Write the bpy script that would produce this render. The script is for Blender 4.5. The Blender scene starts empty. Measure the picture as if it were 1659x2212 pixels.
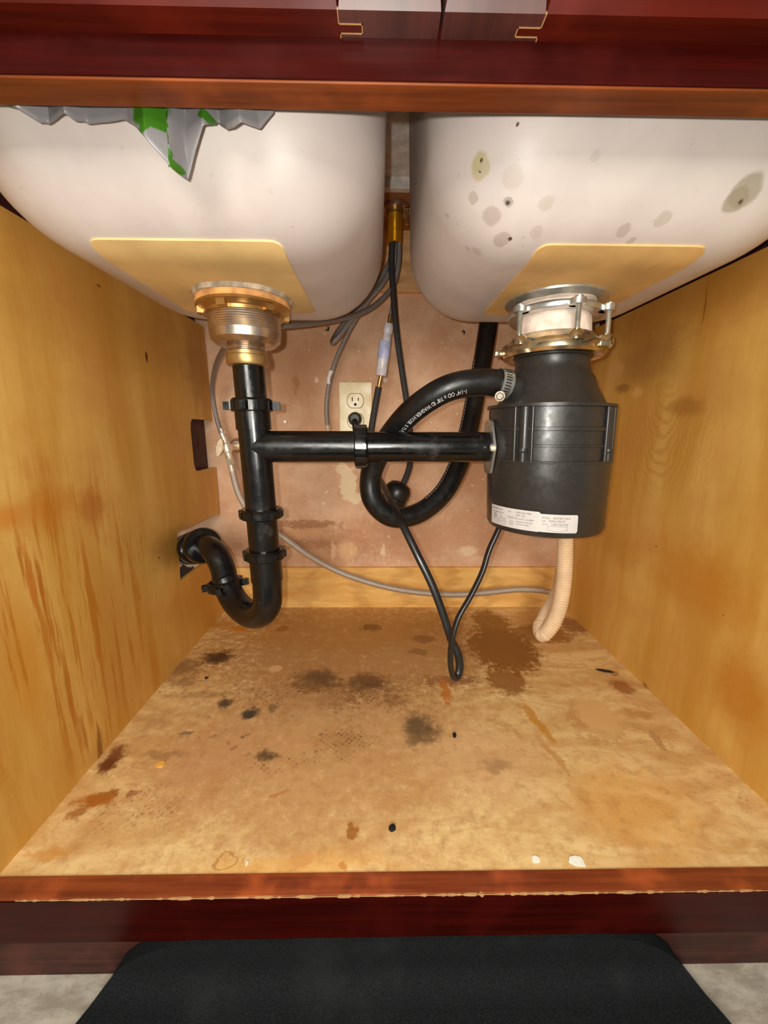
import bpy, bmesh, math, random
from mathutils import Vector, Matrix, noise
random.seed(7)
sc = bpy.context.scene
COL = sc.collection
# ------------------------------------------------------------------ camera
F = 830.0
CAM = Vector((0, 0, .408))
def basis(pitch, yaw, roll):
    p, y, r = map(math.radians, (pitch, yaw, roll))
    f = Vector((math.sin(y)*math.cos(p), math.cos(y)*math.cos(p), -math.sin(p)))
    rt = Vector((math.cos(y), -math.sin(y), 0)); up = rt.cross(f)
    return f, rt*math.cos(r)+up*math.sin(r), up*math.cos(r)-rt*math.sin(r)
FW, RT, UP = basis(11.9, .9, .27)
cam = bpy.data.objects.new('camera', bpy.data.cameras.new('camera')); COL.objects.link(cam)
cam.data.sensor_fit = 'VERTICAL'; cam.data.sensor_height = 36; cam.data.lens = 36*F/2212
cam.data.clip_start = .01
m = Matrix((RT, UP, -FW)).transposed().to_4x4(); m.translation = CAM
cam.matrix_world = m
sc.camera = cam
def P(px, py, Y=None, Z=None, X=None):
    d = FW + RT*((px-829.5)/F) + UP*((1106-py)/F)
    if Y is not None: t = Y/d.y
    elif Z is not None: t = (Z-CAM.z)/d.z
    else: t = X/d.x
    return CAM + d*t
# ------------------------------------------------------------------ light
w = bpy.data.worlds.new('kitchen_ambient'); sc.world = w; w.use_nodes = True
w.node_tree.nodes['Background'].inputs[0].default_value = (1, .97, .88, 1)
w.node_tree.nodes['Background'].inputs[1].default_value = .22
def lamp(name, kind, loc, energy, color, size, target=None):
    d = bpy.data.lights.new(name, kind); d.energy = energy; d.color = color
    if kind == 'AREA': d.size = size
    else: d.shadow_soft_size = size
    o = bpy.data.objects.new(name, d); COL.objects.link(o); o.location = loc
    if target is not None: o.rotation_euler = (Vector(target)-Vector(loc)).to_track_quat('-Z', 'Y').to_euler()
    return o
lamp('phone_flash', 'POINT', CAM + RT*-.015 + UP*.004 - FW*.012, 6.8, (1, .98, .90), .0035)
lamp('fill_light', 'AREA', (-.15, -1.0, .72), 17, (1, .96, .86), .55, (0, .6, .25))  # soft fill added behind the camera to brighten the rear of the cabinet
sc.view_settings.view_transform = 'Standard'; sc.view_settings.look = 'None'
sc.view_settings.exposure = 0; sc.view_settings.gamma = 1; sc.view_settings.use_curve_mapping = False
# ------------------------------------------------------------------ materials
def lin(c):
    return tuple(((v/255)/12.92 if v <= 10 else (((v/255)+.055)/1.055)**2.4) for v in c) + (1,)
class NT:
    def __init__(s, name):
        s.m = bpy.data.materials.new(name); s.m.use_nodes = True; s.t = s.m.node_tree
        s.b = s.t.nodes['Principled BSDF']
    def n(s, typ, ins=None, out=0, **at):
        nd = s.t.nodes.new('ShaderNode'+typ)
        for k, v in at.items(): setattr(nd, k, v)
        for k, v in (ins or {}).items(): s.put(nd.inputs[k], v)
        return nd.outputs[out]
    def put(s, sock, v):
        if isinstance(v, bpy.types.NodeSocket): s.t.links.new(v, sock)
        else: sock.default_value = v
    def math(s, op, a, b=0., clamp=False):
        return s.n('Math', {0: a, 1: b}, operation=op, use_clamp=clamp)
    def mix(s, f, a, b, mode='MIX'):
        nd = s.t.nodes.new('ShaderNodeMix'); nd.data_type = 'RGBA'; nd.blend_type = mode
        s.put(nd.inputs[0], f); s.put(nd.inputs[6], a); s.put(nd.inputs[7], b)
        return nd.outputs[2]
    def noise(s, vec, scale, detail=4, rough=.55, out=0, dist=0):
        return s.n('TexNoise', {'Vector': vec, 'Scale': scale, 'Detail': detail, 'Roughness': rough, 'Distortion': dist}, out)
    def ramp(s, f, a, b, lo=0., hi=1.):
        return s.n('MapRange', {0: f, 1: a, 2: b, 3: lo, 4: hi}, interpolation_type='SMOOTHSTEP')
    def bump(s, h, dist, strength=1.):
        s.put(s.b.inputs['Normal'], s.n('Bump', {'Height': h, 'Distance': dist, 'Strength': strength}))
    def done(s, col=None, rough=.5, metal=0., spec=.5, **kw):
        if col is not None: s.put(s.b.inputs['Base Color'], col)
        s.put(s.b.inputs['Roughness'], rough); s.put(s.b.inputs['Metallic'], metal)
        s.put(s.b.inputs['Specular IOR Level'], spec)
        for k, v in kw.items(): s.put(s.b.inputs[k], v)
        return s.m
    def plane(s, axes):
        c = s.n('TexCoord', out=3); x = s.t.nodes.new('ShaderNodeSeparateXYZ'); s.t.links.new(c, x.inputs[0])
        return s.n('CombineXYZ', {0: x.outputs[axes[0]], 1: x.outputs[axes[1]]})
    def scaled(s, v, sx, sy, rot=0):
        return s.n('Mapping', {'Vector': v, 'Scale': (sx, sy, 1), 'Rotation': (0, 0, rot)})
    def warp(s, v, scale, amt, detail=4):
        c = s.noise(v, scale, detail, .6, out=1)
        d = s.n('VectorMath', {0: c, 1: (.5, .5, .5)}, operation='SUBTRACT')
        d = s.n('VectorMath', {0: d, 3: amt}, operation='SCALE')
        a = s.n('VectorMath', {0: v, 1: d}, operation='ADD')
        return s.n('VectorMath', {0: a, 1: (1, 1, 0)}, operation='MULTIPLY')
    def blob(s, v, c, r, rot=0, edge=.4):
        q = s.n('Mapping', {'Vector': v, 'Location': (c[0], c[1], 0), 'Rotation': (0, 0, rot), 'Scale': (r[0], r[1], 1)}, vector_type='TEXTURE')
        l = s.n('VectorMath', {0: q}, out=1, operation='LENGTH')
        if getattr(s, 'rag', None) is not None: l = s.math('ADD', l, s.rag)
        return s.ramp(l, 1.0, 1.0-edge)
def plain(name, rgb, rough=.5, metal=0., spec=.5, noise_amt=.08, nscale=60, bump=0., **kw):
    s = NT(name); c = s.n('TexCoord', out=3)
    f = s.noise(c, nscale, 4)
    col = s.mix(s.ramp(f, .3, .7), lin([max(0, v*(1-noise_amt)) for v in rgb]), lin([min(255, v*(1+noise_amt)) for v in rgb]))
    if bump: s.bump(f, bump)
    r = s.ramp(s.noise(c, nscale*.6, 3), .3, .7, max(.02, rough-.05), min(1, rough+.07))
    return s.done(col, r, metal, spec, **kw)

ZB = .562; RB = .088; RC = .092
BOWLS = {'L': (-.338, .006, .314, .672), 'R': (.043, .392, .314, .672)}
def rrect(x0, x1, y0, y1, r, n=12):
    out = []
    for cx, cy, a in ((x1-r, y1-r, 0), (x0+r, y1-r, 90), (x0+r, y0+r, 180), (x1-r, y0+r, 270)):
        for k in range(n+1):
            t = math.radians(a+90*k/n); out.append((cx+r*math.cos(t), cy+r*math.sin(t)))
    return out
def bowl_z(key, x, y):
    x0, x1, y0, y1 = BOWLS[key]
    qx = abs(x-(x0+x1)/2)-((x1-x0)/2-RC); qy = abs(y-(y0+y1)/2)-((y1-y0)/2-RC)
    sd = math.hypot(max(qx, 0), max(qy, 0))+min(max(qx, qy), 0)-RC; d = -sd
    if d >= RB: return ZB
    if d < 0: return 9.
    d = max(d, 0); return ZB+RB-math.sqrt(max(0, RB*RB-(RB-d)**2))
def bowl_hit(px, py):
    """where the line of sight through a pixel meets a basin's outside"""
    d = FW + RT*((px-829.5)/F) + UP*((1106-py)/F); t = .25
    while t < .9:
        p = CAM+d*t
        for key, (x0, x1, y0, y1) in BOWLS.items():
            if x0 < p.x < x1 and y0 < p.y < y1 and p.z > bowl_z(key, p.x, p.y): return p
        t += .0005
    return CAM+d*.4
# ---- stained plywood cabinet floor
def deck_material():
    s = NT('stained_plywood_floor'); v = s.plane((0, 1))
    s.rag = s.math('MULTIPLY', s.math('SUBTRACT', s.noise(v, 85, 7, .78), .5), 1.7)
    g = s.noise(s.scaled(v, 9, 22, .1), 1.0, 6, .6, dist=1.2)
    g2 = s.noise(s.scaled(v, 60, 260), 1.0, 3, .6)
    col = s.mix(s.ramp(g, .35, .66), lin((212, 168, 106)), lin((240, 206, 144)))
    col = s.mix(s.math('MULTIPLY', s.ramp(g2, .5, .75), .22), col, lin((188, 128, 66)))
    wf = s.warp(v, 45, .022, 6); wc = s.warp(v, 16, .055, 6); cnt = [0]
    def st(px, py, wx, wy, rgb, a, edge=.5, rot=0, w=None):
        nonlocal col, wf
        cnt[0] += 1
        if w is None: w = wf
        if cnt[0] % 24 == 0:      # evaluate in batches (keeps the shader inside its stack)
            wf = s.n('VectorMath', {0: col, 1: (1e-7, 1e-7, 0), 2: wf}, operation='MULTIPLY_ADD')
        c = P(px, py, Z=0); r = P(px+wx, py, Z=0); u = P(px, py-wy, Z=0)
        m_ = s.blob(w, (c.x, c.y), (abs(r.x-c.x), abs(u.y-c.y)), rot, edge)
        col = s.mix(s.math('MULTIPLY', m_, a), col, lin(rgb)); return m_
    # broad tone: greyed, worn rear half
    st(700, 1560, 480, 210, (196, 148, 98), .85, .7, w=wc)
    st(780, 1400, 420, 90, (176, 128, 76), .85, .5, w=wc)
    st(760, 1350, 420, 60, (178, 122, 56), .7, .6, w=wc)
    st(450, 1650, 170, 120, (200, 150, 102), .7, .6, w=wc)
    st(1050, 1640, 200, 100, (224, 178, 128), .6, .8, w=wc)
    st(1380, 1740, 200, 120, (232, 170, 86), .5, .7, w=wc)
    st(640, 1870, 300, 40, (236, 178, 96), .6, .8, w=wc)
    nz = s.noise(v, 22, 6, .65); nz2 = s.noise(s.warp(v, 20, .03), 55, 7, .75)
    col = s.mix(s.math('MULTIPLY', s.ramp(nz2, .5, .62), .32), col, lin((170, 116, 68)))
    col = s.mix(s.math('MULTIPLY', s.ramp(nz2, .46, .36), .3), col, lin((236, 196, 140)))
    col = s.mix(s.math('MULTIPLY', s.ramp(nz, .52, .72), .35), col, lin((190, 128, 70)))
    brown = (128, 74, 26); dark = (84, 52, 30); grey = (112, 88, 60); amber = (190, 112, 30)
    # right rear spill
    st(1085, 1400, 85, 50, (142, 90, 32), .95, .3); st(1060, 1345, 45, 32, (150, 98, 36), .85, .3)
    st(1160, 1370, 95, 22, (152, 98, 36), .8, .35); st(1095, 1470, 48, 36, (142, 90, 34), .8, .4)
    st(1240, 1350, 38, 22, (128, 62, 20), .7, .5); st(975, 1470, 90, 14, (132, 82, 44), .75, .7)
    st(962, 1492, 13, 34, amber, .8, .5)
    st(1345, 1485, 30, 22, (150, 82, 22), .8, .6, rot=-.4); st(1325, 1455, 16, 10, (150, 90, 40), .6, .5)
    st(1160, 1560, 15, 58, (198, 136, 44), .85, .6, rot=.25); st(1195, 1630, 13, 50, (186, 128, 60), .6, .6, rot=.25)
    st(1285, 1555, 54, 46, (186, 132, 70), .45, .12); st(1290, 1545, 46, 39, (226, 182, 120), .85, .2)
    st(1390, 1545, 45, 14, (180, 116, 50), .6, .7); st(1075, 1655, 50, 22, (168, 130, 88), .7, .8)
    st(1250, 1715, 24, 50, (190, 134, 70), .4, .7); st(1420, 1600, 10, 30, (158, 106, 58), .5, .6)
    # centre
    st(905, 1570, 46, 44, (134, 104, 68), .85, .55); st(890, 1590, 20, 36, (140, 110, 72), .7, .6); st(935, 1580, 30, 20, (100, 72, 46), .6, .7)
    st(680, 1470, 62, 30, (118, 82, 44), .8, .5); st(795, 1470, 50, 22, (112, 70, 40), .75, .6)
    st(800, 1355, 28, 8, (126, 78, 34), .85, .35); st(915, 1380, 30, 10, (142, 96, 48), .8, .4); st(905, 1408, 30, 8, (140, 96, 50), .7, .4)
    st(850, 1512, 52, 24, (130, 88, 44), .55, .8); st(720, 1505, 60, 40, (146, 100, 54), .5, .8)
    st(745, 1600, 70, 45, (156, 108, 56), .45, .8)
    st(640, 1500, 120, 60, (168, 120, 70), .35, .8)
    # left
    st(470, 1420, 48, 20, (92, 56, 28), .9, .7); st(400, 1440, 60, 22, (132, 92, 50), .7, .7)
    st(540, 1540, 24, 17, (76, 66, 52), .85, .7); st(490, 1520, 16, 14, (86, 74, 56), .75, .7); st(590, 1530, 16, 14, (100, 84, 60), .6, .7)
    st(400, 1475, 45, 14, (136, 98, 56), .6, .7); st(440, 1500, 110, 10, (140, 100, 56), .4, .8)
    st(575, 1635, 34, 16, (98, 72, 44), .7, .7); st(400, 1585, 18, 10, (88, 68, 50), .7, .6); st(350, 1630, 60, 12, (146, 104, 66), .5, .7)
    st(240, 1640, 30, 38, (120, 62, 30), .9, .6); st(215, 1725, 46, 20, (158, 94, 34), .9, .5, rot=.5); st(165, 1760, 30, 18, (158, 94, 30), .8, .6, rot=.5)
    st(290, 1710, 16, 10, (142, 86, 50), .7, .4); st(595, 1715, 34, 6, (188, 124, 66), .7, .5, rot=.3)
    st(760, 1800, 15, 24, (158, 98, 36), .85, .4); st(655, 1857, 28, 20, (212, 152, 86), .7, .4); st(745, 1870, 8, 10, (206, 134, 66), .8, .3)
    st(520, 1357, 28, 8, (186, 116, 26), .9, .35); st(610, 1358, 16, 8, (158, 100, 30), .8, .4); st(480, 1350, 40, 14, (180, 120, 40), .6, .6)
    st(595, 1444, 20, 9, (224, 176, 124), .9, .3); st(100, 1850, 60, 20, (204, 136, 50), .6, .6)
    # ring mark
    for px, py, r in ((487, 1860, 15),):
        c = P(px, py, Z=0)
        q = s.n('Mapping', {'Vector': wf, 'Location': (c.x, c.y, 0), 'Scale': (.0105, .008, 1)}, vector_type='TEXTURE')
        l = s.n('VectorMath', {0: q}, out=1, operation='LENGTH')
        ring = s.ramp(s.math('ABSOLUTE', s.math('SUBTRACT', l, 1.)), .16, .04)
        col = s.mix(s.math('MULTIPLY', ring, .6), col, lin((172, 116, 44)))
    st(470, 1420, 40, 16, (70, 48, 30), .8, .8); st(690, 1470, 60, 24, (84, 62, 40), .6, .9, w=wc); st(790, 1480, 90, 30, (92, 62, 38), .6, .9, w=wc)
    st(900, 1570, 34, 34, (96, 78, 52), .7, .8); st(545, 1540, 22, 14, (62, 56, 46), .8, .6); st(485, 1520, 16, 12, (66, 58, 46), .7, .6); st(580, 1632, 34, 12, (76, 60, 42), .6, .8)
    st(380, 1450, 80, 40, (140, 104, 62), .5, .9); st(330, 1560, 50, 40, (176, 132, 84), .5, .9); st(235, 1650, 30, 30, (104, 56, 24), .8, .8); st(205, 1730, 60, 20, (176, 104, 34), .9, .6)
    # small mould specks
    vor = s.n('TexVoronoi', {'Vector': wf, 'Scale': 60}, feature='F1')
    big = s.noise(v, 9, 3)
    c = P(560, 1520, Z=0); area = s.blob(v, (c.x, c.y), (.27, .15), 0, .8)
    f = s.math('MULTIPLY', s.math('MULTIPLY', s.ramp(vor, .26, .14), s.ramp(big, .45, .62)), area)
    col = s.mix(s.math('MULTIPLY', f, .75), col, lin((78, 56, 36)))
    fine = s.noise(s.warp(v, 60, .01), 150, 6, .8); c2 = P(700, 1500, Z=0); area2 = s.blob(wc, (c2.x, c2.y), (.24, .085), 0, .9)
    f2 = s.math('MULTIPLY', s.math('MULTIPLY', s.ramp(fine, .50, .60), s.ramp(s.noise(v, 14, 4), .40, .58)), area2)
    col = s.mix(s.math('MULTIPLY', f2, .8), col, lin((104, 74, 46)))
    # print of a dotted shelf liner
    dots = s.n('TexVoronoi', {'Vector': s.scaled(s.warp(v, 30, .006), 1, 1, .6), 'Scale': 165, 'Randomness': .3}, feature='F1')
    dm = s.math('MULTIPLY', s.ramp(dots, .42, .24), s.ramp(s.noise(v, 60, 5, .7), .42, .6))
    for px, py, rx, ry, a in ((790, 1500, .085, .035, .7), (740, 1600, .07, .045, .65), (590, 1510, .05, .03, .6), (280, 1745, .075, .035, .5), (600, 1650, .05, .02, .55), (1420, 1600, .012, .03, .45), (1600, 1730, .01, .018, .45)):
        c = P(px, py, Z=0)
        k = s.math('MULTIPLY', dm, s.blob(wc, (c.x, c.y), (rx, ry), 0, .7))
        col = s.mix(s.math('MULTIPLY', k, a), col, lin((112, 72, 36)))
    s.bump(g2, .0004, .4)
    return s.done(col, .42, spec=.35)

def side_material(name, X, stains, cathedral=None, base=((204, 150, 62), (226, 180, 96))):
    s = NT(name); v = s.plane((1, 2))
    wv = s.warp(v, 5, .06, 3)
    s.rag = s.math('MULTIPLY', s.math('SUBTRACT', s.noise(v, 30, 6, .72), .5), .7)
    g = s.noise(s.scaled(wv, 14, 1.8), 1, 5, .55)
    g2 = s.noise(s.scaled(v, 260, 14), 1, 3, .6)
    b = s.noise(v, 7, 4, .6)
    col = s.mix(s.ramp(g, .34, .68), lin(base[0]), lin(base[1]))
    col = s.mix(s.math('MULTIPLY', s.ramp(b, .42, .66), .6), col, lin((206, 148, 74)))
    col = s.mix(s.math('MULTIPLY', s.ramp(g2, .5, .8), .15), col, lin((160, 98, 36)))
    if cathedral:
        (cy, cz), (ry, rz) = cathedral
        q = s.n('Mapping', {'Vector': s.warp(v, 16, .05, 4), 'Location': (cy, cz+.12, 0), 'Scale': (.34, 1, 1)}, vector_type='TEXTURE')
        l = s.n('VectorMath', {0: q}, out=1, operation='LENGTH')
        wv_ = s.math('SINE', s.math('MULTIPLY', l, 330.))
        mk = s.math('MULTIPLY', s.ramp(wv_, -.2, 1), s.blob(s.warp(v, 9, .05), (cy, cz), (ry, rz), 0, .7))
        col = s.mix(s.math('MULTIPLY', mk, .42), col, lin((190, 130, 60)))
    wf = s.warp(s.scaled(v, 1, 1), 40, .02, 5); ws = s.n('VectorMath', {0: s.scaled(s.warp(s.scaled(v, 1, .1), 60, .02, 4), 1, 10)}, operation='ADD')
    for px, py, wx, wy, rgb, a, edge, streak in stains:
        c = P(px, py, X=X); r = P(px+(wx if px < 800 else -wx), py, X=X); u = P(px, py-wy, X=X)
        m_ = s.blob(ws if streak else wf, (c.y, c.z), (abs(r.y-c.y), abs(u.z-c.z)), 0, edge)
        col = s.mix(s.math('MULTIPLY', m_, a), col, lin(rgb))
    if X < 0:
        sn = s.noise(s.scaled(v, 60, 3.5), 1, 4, .7)
        reg = s.blob(wf, (P(180, 1400, X=X).y, .19), (.17, .24), 0, .6)
        col = s.mix(s.math('MULTIPLY', s.math('MULTIPLY', s.ramp(sn, .50, .60), reg), .75), col, lin((186, 112, 22)))
    s.bump(g2, .0003, .4)
    return s.done(col, .45, spec=.35)

def wall_material():
    s = NT('worn_pink_wall_panel'); v = s.plane((0, 2))
    s.rag = s.math('MULTIPLY', s.math('SUBTRACT', s.noise(v, 90, 6, .72), .5), 1.2)
    b = s.noise(v, 11, 6, .62); f = s.noise(v, 120, 5, .7)
    col = s.mix(s.ramp(b, .36, .66), lin((208, 162, 128)), lin((228, 190, 158)))
    col = s.mix(s.math('MULTIPLY', s.ramp(f, .5, .75), .35), col, lin((186, 132, 100)))
    wf = s.warp(v, 60, .02, 6); wc = s.warp(v, 18, .03, 5)
    def st(px, py, wx, wy, rgb, a, edge=.5, w=wf):
        nonlocal col
        c = P(px, py, Y=.85); r = P(px+wx, py, Y=.85); u = P(px, py-wy, Y=.85)
        col = s.mix(s.math('MULTIPLY', s.blob(w, (c.x, c.z), (abs(r.x-c.x), abs(u.z-c.z)), 0, edge), a), col, lin(rgb))
    st(640, 790, 120, 130, (204, 150, 112), .6, .7, wc); st(900, 1160, 300, 70, (190, 138, 104), .6, .7, wc); st(660, 1180, 220, 60, (176, 126, 88), .5, .6, wc)
    st(640, 1132, 110, 11, (160, 110, 72), .7, .4); st(640, 1176, 110, 13, (164, 114, 74), .6, .4); st(640, 1152, 90, 10, (212, 160, 116), .7, .5)
    st(752, 1045, 20, 42, (240, 216, 180), .95, .18); st(738, 1012, 14, 14, (240, 216, 180), .9, .25); st(768, 1075, 16, 16, (240, 216, 180), .9, .25)
    st(750, 1190, 28, 26, (232, 188, 142), .7, .5); st(720, 1190, 6, 26, (232, 196, 160), .6, .5); st(828, 1190, 5, 16, (236, 206, 170), .8, .4)
    st(1010, 1190, 26, 14, (236, 206, 176), .8, .5); st(1030, 1208, 24, 8, (226, 190, 156), .6, .5)
    st(700, 1088, 6, 4, (238, 214, 180), .9, .3); st(705, 1062, 4, 4, (238, 214, 180), .9, .3); st(684, 820, 6, 5, (246, 226, 200), .9, .3); st(830, 820, 5, 4, (246, 226, 200), .8, .3)
    st(640, 830, 8, 30, (186, 130, 84), .7, .6)
    st(405, 1240, 22, 26, (30, 20, 16), .95, .2); st(408, 1215, 12, 12, (214, 196, 170), .8, .3)
    vor = s.n('TexVoronoi', {'Vector': wf, 'Scale': 55}, feature='F1')
    col = s.mix(s.math('MULTIPLY', s.ramp(vor, .11, .07), .9), col, lin((244, 220, 190)))
    s.bump(f, .0006, .5)
    return s.done(col, .7, spec=.2)

def lumber(name, a, b, sx, sy, axes=(0, 2), rough=.5, dark=(150, 92, 40)):
    s = NT(name); v = s.plane(axes)
    g = s.noise(s.scaled(s.warp(v, 6, .05, 2), sx, sy), 1, 5, .6)
    wv = s.n('TexWave', {'Vector': s.scaled(s.warp(v, 5, .08, 3), sx*.5, sy*.5), 'Scale': 1.2, 'Distortion': 6, 'Detail': 3}, out=1)
    col = s.mix(s.ramp(g, .3, .7), lin(a), lin(b))
    col = s.mix(s.math('MULTIPLY', s.ramp(wv, .6, 1), .25), col, lin(dark))
    s.bump(g, .0003, .5)
    return s.done(col, rough, spec=.35)
def cherry(name, a, b, wear=.3, axes=(0, 1), rough=.32, spec=.28):
    s = NT(name); v = s.plane(axes)
    g = s.noise(s.scaled(v, 5, 130), 1, 5, .6); c = s.noise(v, 14, 3)
    col = s.mix(s.ramp(g, .3, .7), lin(a), lin(b))
    col = s.mix(s.math('MULTIPLY', s.ramp(c, .5, .7), wear), col, lin([min(255, x*1.35) for x in b]))
    sc_ = s.noise(s.warp(v, 80, .01), 55, 5, .7)
    col = s.mix(s.math('MULTIPLY', s.ramp(sc_, .71, .76), .6), col, lin((176, 120, 84)))
    return s.done(col, s.ramp(c, .3, .7, rough-.04, rough+.12), spec=spec)
def sink_material():
    s = NT('off_white_sink_underside'); v = s.n('TexCoord', out=3)
    n1 = s.noise(v, 7, 4); n2 = s.noise(v, 140, 3, .7)
    col = s.mix(s.ramp(n1, .35, .65), lin((196, 184, 180)), lin((212, 202, 196)))
    col = s.mix(s.math('MULTIPLY', s.ramp(n2, .66, .76), .35), col, lin((160, 144, 132)))
    c = s.noise(v, 38, 5, .6, out=1); d = s.n('VectorMath', {0: c, 1: (.5, .5, .5)}, operation='SUBTRACT')
    d = s.n('VectorMath', {0: d, 3: .012}, operation='SCALE'); wv = s.n('VectorMath', {0: v, 1: d}, operation='ADD')
    spots = [(1038, 362, .0085, (196, 180, 140), .95, .315), (1032, 350, .006, (196, 180, 140), .9, .315), (1610, 415, .011, (168, 156, 132), .9, .34), (1590, 435, .009, (168, 156, 132), .9, .34), (1023, 432, .0042, (188, 172, 158), .8, .33), (1060, 470, .0075, (184, 168, 156), .75, .335),
             (1085, 520, .0075, (182, 166, 154), .75, .35), (1105, 380, .008, (196, 180, 166), .5, .32), (1180, 440, .006, (196, 180, 168), .55, .33), (1350, 497, .0055, (184, 170, 158), .7, .35), (1365, 517, .0035, (184, 170, 158), .7, .35), (1435, 472, .006, (190, 176, 164), .6, .345),
             (1030, 545, .005, (190, 176, 164), .6, .37), (1160, 500, .005, (196, 182, 170), .6, .345), (965, 467, .003, (180, 164, 152), .6, .34), (1010, 538, .0035, (190, 176, 164), .6, .37), (1290, 330, .004, (200, 190, 178), .6, .315), (1095, 440, .004, (120, 104, 88), .6, .33)]
    for px, py, r, rgb, a, Y in spots:
        q = bowl_hit(px, py)
        l = s.n('VectorMath', {0: wv, 1: tuple(q)}, out=1, operation='DISTANCE')
        col = s.mix(s.math('MULTIPLY', s.ramp(l, r*1.15, r*.8), a*.8), col, lin([c_*.9 for c_ in rgb]))
    for px, py, r, Y in ((1040, 347, .0014, .315), (1038, 370, .001, .315), (1600, 437, .002, .34), (1120, 268, .001, .315), (1092, 443, .0016, .33), (1102, 521, .0018, .35), (1118, 345, .0009, .315), (1045, 385, .0008, .315)):
        q = bowl_hit(px, py)
        l = s.n('VectorMath', {0: wv, 1: tuple(q)}, out=1, operation='DISTANCE')
        col = s.mix(s.ramp(l, r*1.5, r*.8), col, lin((84, 70, 56)))
    s.bump(s.noise(v, 30, 4), .0008, .3)
    return s.done(col, .45, spec=.4)
def braided(name, a, b, metal=.6, rough=.35):
    s = NT(name); uv = s.n('TexCoord', out=2)
    q1 = s.n('TexWave', {'Vector': s.n('Mapping', {'Vector': uv, 'Scale': (1, 1, 1), 'Rotation': (0, 0, .785)}), 'Scale': 4.2}, out=1)
    q2 = s.n('TexWave', {'Vector': s.n('Mapping', {'Vector': uv, 'Scale': (1, 1, 1), 'Rotation': (0, 0, -.785)}), 'Scale': 4.2}, out=1)
    h = s.math('MAXIMUM', q1, q2)
    col = s.mix(s.ramp(h, .3, .9), lin(a), lin(b)); s.bump(h, .0003, .5)
    return s.done(col, rough, metal)
def pipe_black(name, rgb=(30, 29, 30), rough=.28, dust=.25):
    s = NT(name); v = s.n('TexCoord', out=3)
    f = s.noise(v, 34, 6, .7); g = s.noise(v, 220, 3, .7)
    col = s.mix(s.math('MULTIPLY', s.ramp(f, .56, .74), dust), lin(rgb), lin((106, 98, 92)))
    col = s.mix(s.math('MULTIPLY', s.ramp(g, .70, .76), .5), col, lin((130, 122, 112)))
    return s.done(col, s.ramp(f, .35, .7, rough-.06, rough+.16), spec=.5)
MAT = {}
MAT['deck'] = deck_material()
OR = (214, 132, 30); XL, XR, YB = -.354, .438, .843
MAT['side_l'] = side_material('birch_panel_streaked', XL, [
    (250, 720, 220, 130, (176, 122, 50), .45, .8, 0), (90, 1100, 120, 70, (200, 124, 40), .6, .9, 0), (20, 1120, 50, 50, (212, 130, 44), .55, .9, 0),
    (40, 1190, 9, 90, (180, 96, 14), .7, .7, 1), (70, 1260, 8, 110, (190, 98, 12), .7, .7, 1), (95, 1300, 7, 140, (176, 92, 12), .8, .6, 1), (118, 1380, 7, 120, (186, 104, 16), .7, .7, 1),
    (150, 1500, 8, 120, (178, 104, 20), .7, .7, 1), (175, 1560, 9, 90, (170, 100, 18), .7, .7, 1), (215, 1620, 12, 55, (140, 82, 20), .8, .7, 1), (60, 1440, 60, 240, (210, 140, 36), .5, .8, 0),
    (300, 1330, 14, 150, (206, 142, 54), .5, .8, 1), (317, 775, 4, 16, (96, 40, 14), .95, .5, 0), (212, 615, 4, 4, (110, 64, 20), .9, .4, 0), (200, 1100, 40, 60, (176, 100, 36), .6, .8, 0),
    (330, 1420, 12, 120, (196, 130, 30), .6, .8, 1), (380, 1180, 60, 60, (150, 104, 46), .6, .8, 0), (430, 800, 40, 120, (160, 112, 52), .6, .8, 0), (410, 1300, 70, 90, (196, 134, 48), .4, .8, 0), (345, 1208, 2, 2, (90, 60, 20), .9, .4, 0)])
MAT['side_r'] = side_material('birch_panel_figured', XR, [
    (1480, 640, 190, 120, (176, 118, 44), .6, .8, 0), (1400, 780, 90, 90, (150, 102, 48), .6, .8, 0), (1330, 800, 22, 26, (226, 176, 104), .7, .6, 0), (1375, 850, 18, 16, (226, 176, 104), .6, .6, 0),
    (1345, 838, 22, 14, (136, 92, 44), .6, .7, 0), (1480, 880, 50, 30, (160, 104, 40), .6, .7, 0), (1560, 960, 80, 60, (222, 168, 88), .6, .8, 0), (1500, 1250, 160, 120, (196, 124, 34), .65, .8, 0),
    (1600, 1500, 100, 140, (190, 116, 22), .7, .8, 0), (1330, 1180, 60, 60, (190, 130, 50), .5, .8, 0), (1525, 650, 3, 75, (150, 90, 24), .8, .6, 1), (1418, 1180, 3, 3, (110, 66, 24), .8, .5, 0), (1563, 1330, 3, 3, (110, 66, 24), .8, .5, 0), (1395, 1485, 12, 14, (140, 82, 20), .7, .7, 0)],
    cathedral=((.60, .40), (.15, .11)))
MAT['wall'] = wall_material()
MAT['strip'] = lumber('pale_maple_strip', (222, 164, 84), (244, 198, 120), 5, 40)
MAT['nailer'] = lumber('rough_pine_board', (206, 158, 104), (232, 190, 136), 6, 60)
MAT['ply'] = lumber('dark_plywood_underlay', (132, 82, 44), (168, 112, 62), 6, 40, (0, 1), .6, (90, 44, 24))
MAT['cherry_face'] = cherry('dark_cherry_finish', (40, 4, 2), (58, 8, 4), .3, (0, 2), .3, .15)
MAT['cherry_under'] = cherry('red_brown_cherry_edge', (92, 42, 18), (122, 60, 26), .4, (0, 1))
MAT['cherry_lip'] = cherry('worn_cherry_lip', (110, 46, 24), (146, 70, 34), .7, (0, 1), .3, .6)
MAT['stile'] = cherry('grey_brown_stile', (58, 26, 22), (76, 36, 30), .3, (1, 0), .36, 1.)
MAT['front_rail'] = cherry('cherry_front_rail', (62, 13, 6), (80, 20, 9), .4, (0, 1))
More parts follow.
